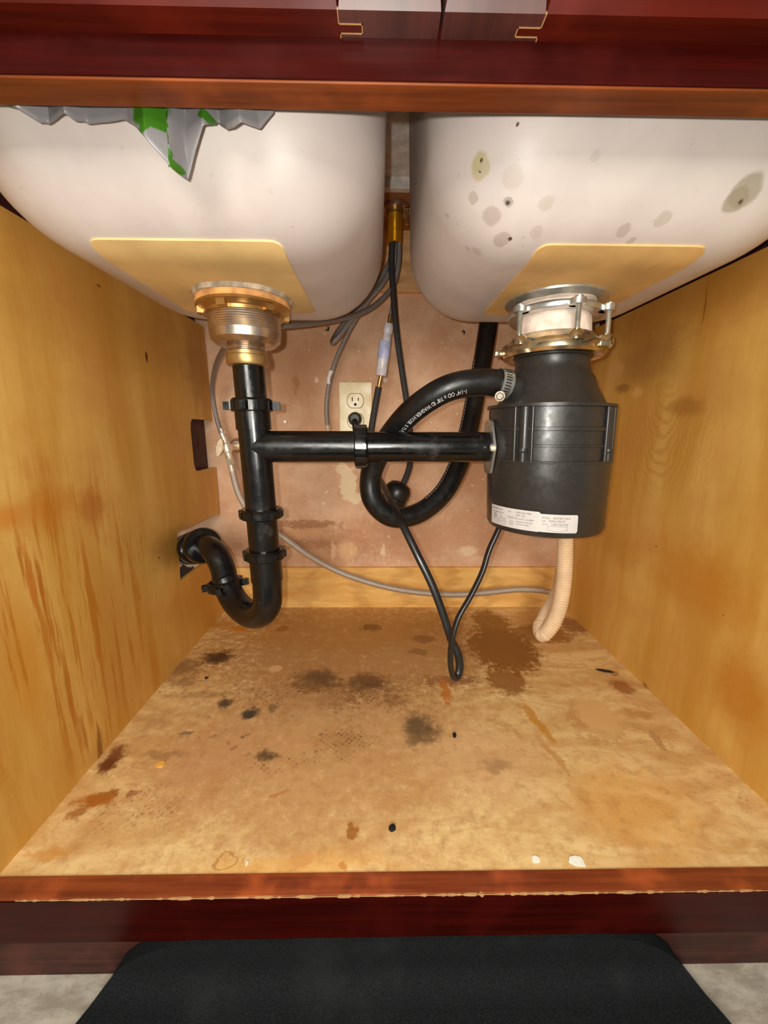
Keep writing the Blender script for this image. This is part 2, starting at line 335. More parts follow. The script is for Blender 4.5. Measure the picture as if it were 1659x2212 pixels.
MAT['bare'] = plain('bare_wood_edge', (176, 132, 80), .7)
MAT['neighbour'] = plain('maroon_cabinet_side', (66, 28, 28), .6)
MAT['toe'] = cherry('worn_toe_board', (44, 20, 15), (70, 36, 28), .6, (0, 2), .5)
MAT['counter'] = plain('countertop_stone', (130, 120, 110), .4)
MAT['sink'] = sink_material()
MAT['sinkrim'] = plain('sink_flange_grey', (196, 188, 180), .5)
MAT['pad_l'] = plain('cream_sound_pad', (222, 190, 130), .65, noise_amt=.05, nscale=18, bump=.0003)
MAT['pad_r'] = plain('tan_sound_pad', (218, 176, 112), .65, noise_amt=.08, nscale=14, bump=.0003)
MAT['pipe'] = pipe_black('black_abs_pipe', (13, 13, 15), .26, .12)
MAT['pipe_dirty'] = pipe_black('dusty_black_pipe', (13, 12, 12), .22, .3)
MAT['rubber'] = pipe_black('black_rubber_hose', (15, 14, 14), .34, .08)
MAT['nut'] = pipe_black('glossy_black_nut', (14, 14, 14), .2, .15)
MAT['disposal'] = plain('charcoal_plastic', (46, 43, 40), .33, noise_amt=.05, nscale=200, bump=.00008)
MAT['disposal_lo'] = plain('charcoal_painted_steel', (46, 43, 40), .3, noise_amt=.04, nscale=200)
MAT['brass'] = plain('brass', (190, 150, 92), .3, .9, nscale=40)
MAT['brass2'] = plain('tarnished_brass', (184, 150, 98), .38, .85, nscale=60)
MAT['gold'] = plain('gold_threaded_shank', (196, 156, 40), .32, .85, nscale=40)
MAT['steel'] = plain('satin_steel', (196, 180, 164), .28, .95, nscale=50)
MAT['zinc'] = plain('zinc_plated_steel', (196, 198, 194), .3, .85, nscale=40, noise_amt=.12)
MAT['zinc2'] = plain('stained_zinc_ring', (196, 180, 146), .2, .95, nscale=24, noise_amt=.25)
MAT['screwm'] = plain('dull_plated_screw', (150, 140, 126), .5, .6)
MAT['chrome'] = plain('warm_chrome', (240, 224, 198), .3, .55)
MAT['putty'] = plain('plumbers_putty', (176, 160, 140), .8, noise_amt=.2, bump=.001)
MAT['washer'] = plain('orange_fibre_washer', (226, 158, 96), .8, noise_amt=.2, nscale=40)
MAT['white_pl'] = plain('white_putty_collar', (228, 208, 194), .6, bump=.001)
MAT['milky'] = plain('milky_plastic', (226, 220, 226), .35, **{'Transmission Weight': .15})
MAT['bluewhite'] = plain('bluish_plastic', (190, 196, 232), .35)
MAT['braid'] = braided('grey_braided_hose', (96, 92, 90), (176, 170, 166))
MAT['braid_st'] = braided('steel_braided_hose', (120, 108, 96), (216, 204, 190), .45, .24)
MAT['braid_bk'] = braided('black_braided_hose', (16, 16, 16), (52, 50, 48), 0, .45)
MAT['white_tag'] = plain('white_tag', (232, 226, 226), .5, noise_amt=.02)
MAT['cord'] = plain('black_vinyl_cord', (30, 28, 27), .32)
MAT['blackpl'] = plain('black_plastic', (18, 17, 17), .4)
MAT['ivory'] = plain('ivory_plastic', (222, 200, 148), .35, noise_amt=.02)
MAT['hole'] = plain('dark_slot', (30, 20, 14), .8)
MAT['cream_hose'] = plain('cream_corrugated_plastic', (236, 206, 168), .4, noise_amt=.03, **{'Subsurface Weight': .15, 'Subsurface Radius': (.01, .007, .004)})
MAT['sticker'] = plain('silver_white_sticker', (206, 198, 194), .3, noise_amt=.02)
MAT['ink'] = plain('grey_ink', (96, 88, 86), .6)
MAT['print'] = plain('white_print', (206, 206, 206), .6)
MAT['drywall'] = plain('raw_white_edge', (214, 200, 186), .8)
MAT['chipw'] = plain('white_chip', (250, 242, 226), .7)
MAT['chipo'] = plain('orange_chip', (244, 180, 80), .6)
MAT['chipk'] = plain('black_fragment', (22, 20, 26), .6)
def mat_fabric():
    s = NT('black_mat_fabric'); v = s.n('TexCoord', out=3)
    a = s.noise(s.n('Mapping', {'Vector': v, 'Scale': (900, 900, 900)}), 1, 2); b = s.noise(v, 14, 4)
    col = s.mix(s.ramp(a, .35, .7), lin((18, 20, 21)), lin((32, 35, 35)))
    col = s.mix(s.math('MULTIPLY', s.ramp(b, .5, .75), .3), col, lin((52, 54, 54)))
    s.bump(a, .0006); return s.done(col, .9, spec=.15)
MAT['mat'] = mat_fabric()
def tile():
    s = NT('grey_beige_floor_tile'); v = s.plane((0, 1))
    f = s.noise(s.scaled(v, 24, 60), 1, 6, .65); g = s.noise(v, 200, 4, .7)
    col = s.mix(s.ramp(f, .35, .65), lin((158, 146, 130)), lin((198, 188, 172)))
    col = s.mix(s.math('MULTIPLY', s.ramp(g, .5, .7), .3), col, lin((136, 122, 106)))
    return s.done(col, .5)
MAT['tile'] = tile()
def bag_mat():
    s = NT('translucent_grey_green_bag'); v = s.plane((0, 2)); w_ = s.warp(v, 60, .008, 3)
    col = lin((136, 132, 134))
    for px, py, wx, wy in ((340, 262, 48, 34), (376, 330, 8, 60), (385, 375, 14, 12), (35, 240, 36, 12), (448, 262, 16, 12), (325, 290, 12, 14)):
        c = P(px, py, Y=.3); r = P(px+wx, py, Y=.3); u = P(px, py-wy, Y=.3)
        col = s.mix(s.blob(w_, (c.x, c.z), (r.x-c.x, u.z-c.z), 0, .15), col, lin((58, 112, 22)))
    s.done(col, .3, spec=.5, Alpha=.80); return s.m
MAT['bag'] = bag_mat()
# ------------------------------------------------------------------ object helpers
def thing(name, label, cat, loc=(0, 0, 0), group=None):
    o = bpy.data.objects.new(name, None); COL.objects.link(o); o.location = loc; o.empty_display_size = .02
    o['label'] = label; o['category'] = cat
    if group: o['group'] = group
    return o
def tag(o, label, cat, group=None):
    o['label'] = label; o['category'] = cat
    if group: o['group'] = group
    return o
def structure(o, label, cat='structure'):
    o['kind'] = 'structure'; o['label'] = label; o['category'] = cat; return o
def root_loc(p):
    v = Vector((0, 0, 0))
    while p is not None: v += p.location; p = p.parent
    return v
def obj(name, bm, mt, parent=None, smooth=False, label=None, angle=40):
    bmesh.ops.remove_doubles(bm, verts=bm.verts, dist=1e-6)
    bmesh.ops.recalc_face_normals(bm, faces=bm.faces)
    me = bpy.data.meshes.new(name); bm.to_mesh(me); bm.free()
    o = bpy.data.objects.new(name, me); COL.objects.link(o); me.materials.append(MAT[mt] if isinstance(mt, str) else mt)
    if smooth:
        for p in me.polygons: p.use_smooth = True
        me.set_sharp_from_angle(angle=math.radians(angle))
    if parent is not None:
        o.parent = parent; o.location = -root_loc(parent)
    if label: o['label'] = label
    return o
def box(bm, a, b, bev=0.):
    r = bmesh.ops.create_cube(bm, size=1)
    vs = r['verts']; a = Vector(a); b = Vector(b)
    for v in vs: v.co = Vector(((a.x+b.x)/2+v.co.x*(b.x-a.x), (a.y+b.y)/2+v.co.y*(b.y-a.y), (a.z+b.z)/2+v.co.z*(b.z-a.z)))
    if bev:
        es = list({e for v in vs for e in v.link_edges})
        bmesh.ops.bevel(bm, geom=es, offset=bev, segments=2, affect='EDGES', profile=.5)
    return bm
def frame(axis):
    z = Vector(axis).normalized(); x = z.orthogonal().normalized(); return x, z.cross(x), z
def lathe(bm, prof, c, axis=(0, 0, 1), seg=64, rfun=None):
    """prof: (radius, height) pairs along axis from c."""
    x, y, z = frame(axis); c = Vector(c)
    if abs(Vector(axis).normalized().z) > .999: x, y, z = Vector((1, 0, 0)), Vector((0, 1, 0)), Vector((0, 0, 1))
    rings = []
    for i, (r, h) in enumerate(prof):
        if r < 1e-6: rings.append([bm.verts.new(c+z*h)]); continue
        rings.append([bm.verts.new(c+z*h+(x*math.cos(t)+y*math.sin(t))*(r*(rfun(t, i) if rfun else 1))) for t in [2*math.pi*k/seg for k in range(seg)]])
    for a, b in zip(rings, rings[1:]):
        for k in range(seg):
            k2 = (k+1) % seg
            if len(a) == 1 and len(b) == 1: continue
            if len(a) == 1: bm.faces.new((a[0], b[k], b[k2]))
            elif len(b) == 1: bm.faces.new((a[k], a[k2], b[0]))
            else: bm.faces.new((a[k], a[k2], b[k2], b[k]))
    for rg, closed in ((rings[0], 1), (rings[-1], 1)):
        if len(rg) > 1 and prof[0] != prof[-1]: bm.faces.new(rg)
    return bm
def spline(pts, step=.003):
    pts = [Vector(p) for p in pts]
    q = [pts[0]*2-pts[1]]+pts+[pts[-1]*2-pts[-2]]
    out = []
    for i in range(1, len(q)-2):
        p0, p1, p2, p3 = q[i-1:i+3]
        t0 = 0; t1 = t0+max(1e-5, (p1-p0).length)**.5; t2 = t1+max(1e-5, (p2-p1).length)**.5; t3 = t2+max(1e-5, (p3-p2).length)**.5
        n = max(2, int((p2-p1).length/.002))
        for k in range(n):
            t = t1+(t2-t1)*k/n
            A1 = p0*((t1-t)/(t1-t0))+p1*((t-t0)/(t1-t0)); A2 = p1*((t2-t)/(t2-t1))+p2*((t-t1)/(t2-t1)); A3 = p2*((t3-t)/(t3-t2))+p3*((t-t2)/(t3-t2))
            B1 = A1*((t2-t)/(t2-t0))+A2*((t-t0)/(t2-t0)); B2 = A2*((t3-t)/(t3-t1))+A3*((t-t1)/(t3-t1))
            out.append(B1*((t2-t)/(t2-t1))+B2*((t-t1)/(t2-t1)))
    out.append(pts[-1])
    # uniform resample
    L = [0]
    for a, b in zip(out, out[1:]): L.append(L[-1]+(b-a).length)
    n = max(2, int(L[-1]/step)); res = []; j = 0
    for k in range(n+1):
        s_ = L[-1]*k/n
        while j < len(L)-2 and L[j+1] < s_: j += 1
        u = (s_-L[j])/max(1e-9, L[j+1]-L[j]); res.append(out[j].lerp(out[j+1], min(1, u)))
    return res
def tube(bm, pts, r, seg=16, step=.003, rf=None, flat=None, cap=True, n0=None, raw=False, uvs=True):
    c = [Vector(p) for p in pts] if raw else spline(pts, step)
    T = [(c[min(i+1, len(c)-1)]-c[max(i-1, 0)]).normalized() for i in range(len(c))]
    N = Vector(n0) if n0 is not None else T[0].orthogonal()
    N = (N-T[0]*N.dot(T[0])).normalized(); rings = []; s_ = 0
    uvl = bm.loops.layers.uv.verify()
    S = []
    for i, p in enumerate(c):
        if i: s_ += (c[i]-c[i-1]).length; N = (N-T[i]*N.dot(T[i])).normalized()
        B = T[i].cross(N); rr = rf(s_, i/(len(c)-1)) if rf else r
        a, b = (rr, rr) if flat is None else (flat[0], flat[1])
        rings.append([bm.verts.new(p+N*math.cos(t)*a+B*math.sin(t)*b) for t in [2*math.pi*k/seg for k in range(seg)]]); S.append(s_)
    for i in range(len(rings)-1):
        for k in range(seg):
            k2 = (k+1) % seg
            f = bm.faces.new((rings[i][k], rings[i][k2], rings[i+1][k2], rings[i+1][k]))
            for lp, (u, v) in zip(f.loops, ((k, i), (k+1, i), (k+1, i+1), (k, i+1))): lp[uvl].uv = (u/seg*6, S[v]/(2*math.pi*r)*6)
    if cap: bm.faces.new(rings[0]); bm.faces.new(rings[-1])
    return c
def prism(bm, poly, axis, lo, hi):
    """poly: 2-D outline in the two other axes; extruded along axis from lo to hi."""
    def mk(p, h):
        return {'x': (h, p[0], p[1]), 'y': (p[0], h, p[1]), 'z': (p[0], p[1], h)}[axis]
    a = [bm.verts.new(mk(p, lo)) for p in poly]; b = [bm.verts.new(mk(p, hi)) for p in poly]
    bm.faces.new(a); bm.faces.new(b)
    for i in range(len(poly)):
        j = (i+1) % len(poly); bm.faces.new((a[i], a[j], b[j], b[i]))
    return bm
def B(): return bmesh.new()
def text_geo(s, size):
    cu = bpy.data.curves.new('lettering', 'FONT'); cu.body = s; cu.size = size; cu.resolution_u = 2
    o = bpy.data.objects.new('lettering', cu); COL.objects.link(o); bpy.context.view_layer.update()
    me = bpy.data.meshes.new_from_object(o.evaluated_get(bpy.context.evaluated_depsgraph_get()))
    bpy.data.objects.remove(o); bpy.data.curves.remove(cu)
    vs = [v.co.copy() for v in me.vertices]; fs = [tuple(p.vertices) for p in me.polygons]; bpy.data.meshes.remove(me)
    return vs, fs
def put_text(bm, s, size, fn, sx=1.):
    vs, fs = text_geo(s, size); nv = [bm.verts.new(fn(v.x*sx, v.y)) for v in vs]
    for f in fs:
        try: bm.faces.new([nv[i] for i in f])
        except ValueError: pass
# ------------------------------------------------------------------ room structure
structure(obj('floor', box(B(), (-1.5, -2, -.15), (1.6, .28, -.108)), 'tile'), 'grey beige kitchen floor tiles in front of the cabinet', 'floor')
structure(obj('wall_back', box(B(), (-.75, .851, -.10), (.9, .90, .95)), 'wall'), 'worn pinkish tan wall panel behind the plumbing', 'wall')
# ------------------------------------------------------------------ cabinet
cab = thing('sink_cabinet', 'open dark cherry sink base cabinet with birch plywood interior', 'cabinet', ((XL+XR)/2, .56, -.1))
obj('floor_panel', box(B(), (XL-.012, .2855, -.016), (XR+.012, .850, 0)), 'deck', cab, label='stained plywood cabinet floor with dark mould marks')
# left side panel with two pipe cut-outs on its rear edge
def wallpt(px, py): q = P(px, py, X=XL); return (q.y, q.z)
ZT = .613
n1t = P(430, 906, X=XL); n1b = P(430, 1017, X=XL)
yA = P(415, 960, X=XL).y
def arc(cx, cy, r, a0, a1, n=6): return [(cx+r*math.cos(math.radians(a0+(a1-a0)*k/n)), cy+r*math.sin(math.radians(a0+(a1-a0)*k/n))) for k in range(n+1)]
z1b, z1t = n1b.z, n1t.z
h = [wallpt(390, 1255), wallpt(383, 1150)]
yb = .846
poly = [(.285, -.016), (yb, -.016), (yb, h[0][1]+.0), (h[0][0], h[0][1]), (h[1][0], h[1][1]), (yb, h[1][1]-.004)]
poly += [(yb, z1b)] + [(yA+.010, z1b)] + [(yA+.003, z1b+.006), (yA, z1b+.018), (yA, z1t-.018), (yA+.003, z1t-.006), (yA+.010, z1t)] + [(yb, z1t), (yb, ZT), (.285, ZT)]
obj('side_panel', prism(B(), poly, 'x', XL-.006, XL), 'side_l', cab, label='left plywood side panel with orange drip streaks')
obj('side_panel', box(B(), (XR, .285, -.016), (XR+.006, .846, ZT)), 'side_r', cab, label='right plywood side panel with curved wood grain')
obj('lower_back_strip', box(B(), (XL, .843, 0), (XR, .851, .099)), 'strip', cab)
obj('upper_back_strip', box(B(), (XL, .838, P(880, 630, Y=.838).z), (XR, .851, .787)), 'nailer', cab)
# raw edge of the pipe hole
bm = B(); tube(bm, [(XL-.004, h[0][0]+.002, h[0][1]-.004), (XL-.004, yb-.012, h[0][1]-.004)], .0035, seg=8, raw=True); obj('hole_edge', bm, 'drywall', cab, label='raw whitish edge below the drain hole')
# face frame
ZR = .602
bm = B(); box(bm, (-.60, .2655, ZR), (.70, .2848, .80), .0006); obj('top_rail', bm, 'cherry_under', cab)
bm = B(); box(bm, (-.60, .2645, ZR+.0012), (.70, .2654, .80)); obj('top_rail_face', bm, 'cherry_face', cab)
bm = B(); box(bm, (-.60, .2665, -.049), (.70, .2850, .0012), .0006); obj('bottom_rail', bm, 'cherry_lip', cab)
bm = B(); box(bm, (-.60, .2655, -.049), (.70, .2664, -.0006)); obj('bottom_rail_face', bm, 'cherry_face', cab)
bm = B(); ra = []
for k in range(241):
    x = -.32+.68*k/240; n = noise.noise(Vector((x*55, 3, 0)))+.5*noise.noise(Vector((x*200, 7, 0))); hh = -.0012+max(0, n+.10)*.0042; hh = min(hh, .0007)+(.0005 if .12 < x < .2 else 0)
    if abs(x-.0935) < .0022: hh = .0022
    ra.append([bm.verts.new(c) for c in ((x, .2658, -.0012), (x, .2656-hh*.6, -.0004), (x, .2658-hh*.2, .0009+hh*.5), (x, .2666+hh*.5, .0011+hh*.3), (x, .2670+hh, .0006))])
for a, b in zip(ra, ra[1:]):
    for q in range(4): bm.faces.new((a[q], a[q+1], b[q+1], b[q]))
obj('worn_edge', bm, 'bare', cab, label='bare tan wood where the front lip finish chipped')
bm = B(); box(bm, (-.70, .276, -.108), (.80, .284, -.048)); obj('toe_board', bm, 'toe', cab, label='scuffed maroon toe board under the front lip')
for sx in (-1, 1):
    pass
# false fronts, seen from below
YF = P(950, 28, Z=.622).y; ZF = .6225
def Q(px, py): q = P(px, py, Z=ZF); return (q.x, q.y)
def front_profile(bm, x0, x1, mit0=0, mit1=0):
    """bevelled front moulding strip from x0 to x1 in front of YF"""
    sec = [(YF, ZF, 0), (YF-.0075, ZF+.0125, 1), (YF-.009, ZF+.028, 1), (YF-.0105, ZF+.15, 1), (YF, ZF+.15, 0)]
    a = [bm.verts.new((x0+mit0*k, y, z)) for y, z, k in sec]; b = [bm.verts.new((x1-mit1*k, y, z)) for y, z, k in sec]
    bm.faces.new(a); bm.faces.new(b)
    for i in range(5): j = (i+1) % 5; bm.faces.new((a[i], a[j], b[j], b[i]))
def false_front(side, label):
    t = thing('false_drawer_front', label, 'drawer front', (side*.12, .257, ZF))
    if side < 0:
        j = [Q(731, 28)[0], Q(784, 61)[0], Q(738, 80)[0]]; e = Q(948, 60)[0]; far = -.33
    else:
        j = [Q(1180, 28)[0], Q(1117, 61)[0], Q(1160, 80)[0]]; e = Q(953, 60)[0]+.0006; far = .36
    ya, yb_ = Q(760, 51)[1], Q(760, 73)[1]; yr = .2644
    st = [(e, YF), (j[0], YF), (j[0], ya), (j[1], ya), (j[1], yb_), (j[2], yb_), (j[2], yr), (e, yr)]
    g = .0004*side
    rl = [(far, YF), (j[0]+g, YF), (j[0]+g, ya+.0002), (j[1]+g, ya+.0002), (j[1]+g, yb_-.0002), (j[2]+g, yb_-.0002), (j[2]+g, yr), (far, yr)]
    bm = B(); prism(bm, st, 'z', ZF, ZF+.15); front_profile(bm, min(e, j[0]), max(e, j[0]), .003, .003); obj('stile', bm, 'stile', t, label='greyish brown upright end with stepped joint')
    bm = B(); prism(bm, rl, 'z', ZF, ZF+.15); front_profile(bm, min(far, j[0]+g), max(far, j[0]+g), 0 if side < 0 else .003, .003 if side < 0 else 0); obj('rail', bm, 'front_rail', t)
    bm = B()
    for (ax, ay), (bx, by) in zip(rl[1:6], rl[2:7]):
        w_ = .00028
        box(bm, (min(ax, bx)-w_, min(ay, by)-w_, ZF-.0003), (max(ax, bx)+w_, max(ay, by)+w_, ZF+.001))
    obj('joint_line', bm, 'bare', t, label='bare tan outline of the tongue joint')
false_front(-1, 'cherry drawer front left of the centre gap, seen from below')
false_front(1, 'cherry drawer front right of the centre gap, seen from below')
# neighbours' sides and counter
tag(obj('neighbouring_cabinet', box(B(), (-.395, .30, .27), (-.372, .848, .79)), 'neighbour'), 'dark maroon neighbouring cabinet side showing above the left panel', 'cabinet')
tag(obj('neighbouring_cabinet', box(B(), (.456, .30, -.016), (.48, .848, .79)), 'neighbour'), 'dark neighbouring cabinet side glimpsed above the right panel beside the stained basin', 'cabinet')
tag(obj('countertop', box(B(), (-.75, .235, .816), (.9, .851, .85)), 'counter'), 'stone countertop over the sink cabinet', 'countertop')
tag(obj('countertop_underlay', box(B(), (-.39, .716, .787), (.455, .850, .8155)), 'ply'), 'brown plywood underlay behind the sink bowls', 'underlay')
# ------------------------------------------------------------------ sink
def bowl(bm, key):
    x0, x1, y0, y1 = BOWLS[key]; rings = []
    lev = [(z, -.004*(z-.65)/.14) for z in (.799, .76, .72, .68)]
    for k in range(0, 19):
        t = math.radians(90*k/18); lev.append((ZB+RB-RB*math.sin(t), RB*(1-math.cos(t))))
    for k, (z, i) in enumerate(lev):
        o = rrect(x0+i, x1-i, y0+i, y1-i, max(.012, RC-i*.92)); rings.append([bm.verts.new((x, y, z)) for x, y in o])
    for a, b in zip(rings, rings[1:]):
        n = len(a)
        for k in range(n): bm.faces.new((a[k], a[(k+1) % n], b[(k+1) % n], b[k]))
    bm.faces.new(rings[-1])
sink = thing('double_sink', 'white double bowl sink seen from underneath', 'sink', (.025, .49, .562))
bm = B(); bowl(bm, 'L'); obj('basin', bm, 'sink', sink, True)
bm = B(); bowl(bm, 'R'); obj('basin', bm, 'sink', sink, True, label='right basin spotted with grey beige stains')
bm = B(); box(bm, (-.345, .292, .7995), (.40, .704, .815)); box(bm, (-.345, .700, .784), (.40, .712, .8155), .001); obj('sink_rim', bm, 'sinkrim', sink)
def pad(key, x0, x1, y0, y1, mt, name):
    bm = B(); nx, ny = 24, 24; R = .010; top = {}; bot = {}
    cx, cy, hx, hy = (x0+x1)/2, (y0+y1)/2, (x1-x0)/2, (y1-y0)/2
    for i in range(nx+1):
        for j in range(ny+1):
            u, v = -1+2*i/nx, -1+2*j/ny
            x, y = u*hx, v*hy
            # round the corners
            ex, ey = abs(x)-(hx-R), abs(y)-(hy-R)
            if ex > 0 and ey > 0:
                l = math.hypot(ex, ey); mm = max(ex, ey)
                x = math.copysign(hx-R+ex/l*mm, x); y = math.copysign(hy-R+ey/l*mm, y)
            X, Y = cx+x, cy+y; z = bowl_z(key, X, Y)
            top[i, j] = bm.verts.new((X, Y, z+.002)); bot[i, j] = bm.verts.new((X, Y-.0, z-.0016))
    for i in range(nx):
        for j in range(ny):
            for d in (top, bot): bm.faces.new((d[i, j], d[i+1, j], d[i+1, j+1], d[i, j+1]))
    edge = [(i, 0) for i in range(nx)]+[(nx, j) for j in range(ny)]+[(i, ny) for i in range(nx, 0, -1)]+[(0, j) for j in range(ny, 0, -1)]
    for a, b in zip(edge, edge[1:]+edge[:1]): bm.faces.new((top[a], top[b], bot[b], bot[a]))
    return obj('sound_pad', bm, mt, sink, True, label=name)
pad('L', -.250, -.083, .371, .555, 'pad_l', 'cream sound pad')
pad('R', .139, .290, .371, .555, 'pad_r', 'tan sound pad with small stains')
# ------------------------------------------------------------------ left strainer
DX, DY = -.1597, .500
def thread(r, z0, z1, n, d=.0006):
    out = []
    for k in range(n):
        a = z0+(z1-z0)*k/n; b = z0+(z1-z0)*(k+.5)/n; out += [(r, a), (r-d, b)]
    return out+[(r, z1)]
st = thing('basket_strainer', 'brass and steel basket strainer under the left basin', 'drain', (DX, DY, .50))
bm = B(); lathe(bm, [(0, .566), (.0585, .566), (.059, .561), (.057, .556), (.052, .5555), (0, .5555)], (DX, DY, 0), rfun=lambda t, i: .965+.012*math.sin(5*t)+.006*math.sin(11*t)); obj('flange', bm, 'putty', st, True)
bm = B(); lathe(bm, [(0, .557), (.0530, .557), (.0535, .552), (.052, .5500), (0, .549)], (DX, DY, 0)); obj('washer', bm, 'washer', st, True)
bm = B(); lathe(bm, [(0, .5495), (.053, .5495), (.0535, .547), (.0455, .5425), (.0455, .539), (.0425, .539), (0, .539)], (DX, DY, 0))
for k in range(6):
    a = math.radians(20+60*k); c, s_ = math.cos(a), math.sin(a); r0, r1 = .043, .0515
    vs = []
    for rr, tt, zz in [(r0, -1, .5395), (r1, -1, .5395), (r1, 1, .5395), (r0, 1, .5395), (r0, -1, .549), (r1, -1, .549), (r1, 1, .549), (r0, 1, .549)]:
        vs.append(bm.verts.new((DX+c*rr-s_*tt*.005, DY+s_*rr+c*tt*.005, zz)))
    for f in ((0, 1, 2, 3), (4, 5, 6, 7), (0, 1, 5, 4), (1, 2, 6, 5), (2, 3, 7, 6), (3, 0, 4, 7)): bm.faces.new([vs[i] for i in f])
obj('locknut', bm, 'brass', st, True)
bm = B(); lathe(bm, [(0, .542)]+thread(.0415, .542, .522, 8)+[(.0412, .520), (.040, .513), (.034, .508), (.026, .5065)]+thread(.0225, .5055, .498, 4, .0008)+[(0, .497)], (DX, DY, 0)); obj('strainer_cup', bm, 'steel', st, True, angle=25)
bm = B(); lathe(bm, [(0, .500), (.0235, .500), (.0235, .4965), (.0245, .4955), (.025, .488), (.0235, .485), (.0205, .484), (0, .484)], (DX, DY, 0)); obj('slip_nut', bm, 'brass2', st, True)
# ------------------------------------------------------------------ drain piping
def slip_nut(parent, c, axis, R=.0255, H=.013, wings=True, rot=0, ribs=10):
    bm = B(); lathe(bm, [(.0195, -H/2), (R-.0015, -H/2), (R, -H/2+.0015), (R, H/2-.003), (R-.003, H/2), (.0195, H/2), (.0195, -H/2)], c, axis, 48)
    x, y, z = frame(axis)
    if abs(Vector(axis).normalized().z) > .999: x, y, z = Vector((1, 0, 0)), Vector((0, 1, 0)), Vector((0, 0, 1))
    c = Vector(c)
    def lug(a, w, d, hh, zo=0):
        u = x*math.cos(a)+y*math.sin(a); t = -x*math.sin(a)+y*math.cos(a); vs = []
        for k in (-1, 1):
            for rr, tt in ((R-.002, -1), (R+d, -1), (R+d, 1), (R-.002, 1)): vs.append(bm.verts.new(c+u*rr+t*tt*w+z*(k*hh+zo)))
        for f in ((0, 1, 2, 3), (4, 5, 6, 7), (0, 1, 5, 4), (1, 2, 6, 5), (2, 3, 7, 6), (3, 0, 4, 7)): bm.faces.new([vs[i] for i in f])
    for k in range(ribs): lug(rot+math.radians(360/ribs*k+18), .003, .0012, H/2-.002)
    if wings:
        for k in range(4): lug(rot+math.radians(90*k), .0035, .0095, H/2-.003, -.001)
    return obj('slip_nut', bm, 'nut', parent, True, angle=30)
bx = DX+.008   # the tee leans a little to the right on the way down
def axis_at(z): t = (.49-z)/.30; return Vector((DX+.0005+.0075*t, DY, z))
PD = axis_at(.30)-axis_at(.45)
tp = thing('tailpiece', 'short glossy black tailpiece between brass nut and tee', 'pipe', tuple(axis_at(.43)))
bm = B(); tube(bm, [axis_at(.488), axis_at(.425)], .0188, 40, raw=True); obj('tube', bm, 'pipe_dirty', tp, True)
tee = thing('drain_tee', 'black plastic tee joining both sink drains', 'pipe', tuple(axis_at(.388)))
zn = P(545, 873, Y=.48).z
bm = B(); tube(bm, [axis_at(zn-.006), axis_at(zn-.03)], .0215, 48, raw=True); obj('socket', bm, 'pipe', tee, True)
zn2 = P(562, 1117, Y=.475).z
bm = B(); tube(bm, [axis_at(zn-.029), axis_at(zn2)], .0196, 48, raw=True, cap=True)
TC = axis_at(P(590, 965, Y=.5).z)
EN = P(1058, 966, Y=.497); EN.y = .50
hd = (EN-TC)
tube(bm, [TC, TC+hd*.445], .0199, 48, raw=True)
obj('tee_body', bm, 'pipe', tee, True, angle=50)
slip_nut(tee, axis_at(zn), PD, rot=0, H=.016)
tc2 = TC+hd*.452
slip_nut(tee, tc2, hd, R=.0268, H=.017, wings=False, rot=.1)
slip_nut(tee, axis_at(zn2), PD, rot=.4, wings=False, R=.0275)
ct = thing('disposal_drain_tube', 'black horizontal tube running from tee to disposal', 'pipe', tuple(TC+hd*.75))
bm = B(); tube(bm, [TC+hd*.44, TC+hd*.995], .0190, 48, raw=True); obj('tube', bm, 'pipe_dirty', ct, True)
# trap
tr = thing('p_trap', 'black plastic p-trap dipping low beside the left panel', 'p-trap', tuple(axis_at(.14)))
zn3 = P(568, 1208, Y=.475).z
bm = B(); tube(bm, [axis_at(zn2-.004), axis_at(zn3)], .0198, 48, raw=True); obj('extension_tube', bm, 'pipe_dirty', tr, True)
slip_nut(tr, axis_at(zn3), PD, rot=.4, R=.0275, wings=False)
zc = zn3-.038
bm = B(); tube(bm, [axis_at(zn3-.005), axis_at(zc)], .0212, 48, raw=True); obj('trap_socket', bm, 'pipe_dirty', tr, True)
ub = P(545, 1334, Y=.525); up_leg = P(487, 1262, Y=.575)
a0 = axis_at(zc+.004); hdir = Vector((up_leg.x-a0.x, up_leg.y-a0.y, 0)); dd = hdir.length; hdir.normalize()
zlow = P(545, 1362, Y=.52).z+.020
arcp = [a0, a0-Vector((0, 0, .006))]; Rr = dd/2
z0 = zlow+Rr*.82
for k in range(1, 12):
    t = math.pi*k/12; arcp.append(Vector((a0.x, a0.y, z0))+hdir*(Rr-Rr*math.cos(t))+Vector((0, 0, -Rr*.82*math.sin(t))))
arcp.append(up_leg)
bm = B(); tube(bm, arcp, .0198, 40, step=.004); obj('u_bend', bm, 'pipe', tr, True)
e1 = P(466, 1196, Y=.60); e2 = P(442, 1178, Y=.635)
hb = P(408, 1186, X=XL)
slip_nut(tr, up_leg, Vector((-.15, .05, 1)), rot=.9, R=.0262, H=.016)
bm = B(); tube(bm, [up_leg, up_leg.lerp(e1, .5)+Vector((.004, 0, 0)), e1, e2, e2.lerp(hb, .5), hb], .0190, 40, step=.004); obj('trap_elbow', bm, 'pipe', tr, True)
ax = (hb-e2).normalized()
for f, R in ((.10, .0310), (.55, .0300), (.95, .0290)):
    c = e2.lerp(hb, f); bm = B(); lathe(bm, [(.018, -.009), (R-.002, -.009), (R, -.006), (R, .006), (R-.002, .009), (.018, .009)], c, ax, 40); obj('coupling', bm, 'nut', tr, True)
bm = B(); tube(bm, [e2.lerp(hb, .3), hb+ax*.05], .0262, 40, raw=True); obj('wall_stub', bm, 'pipe', tr, True)
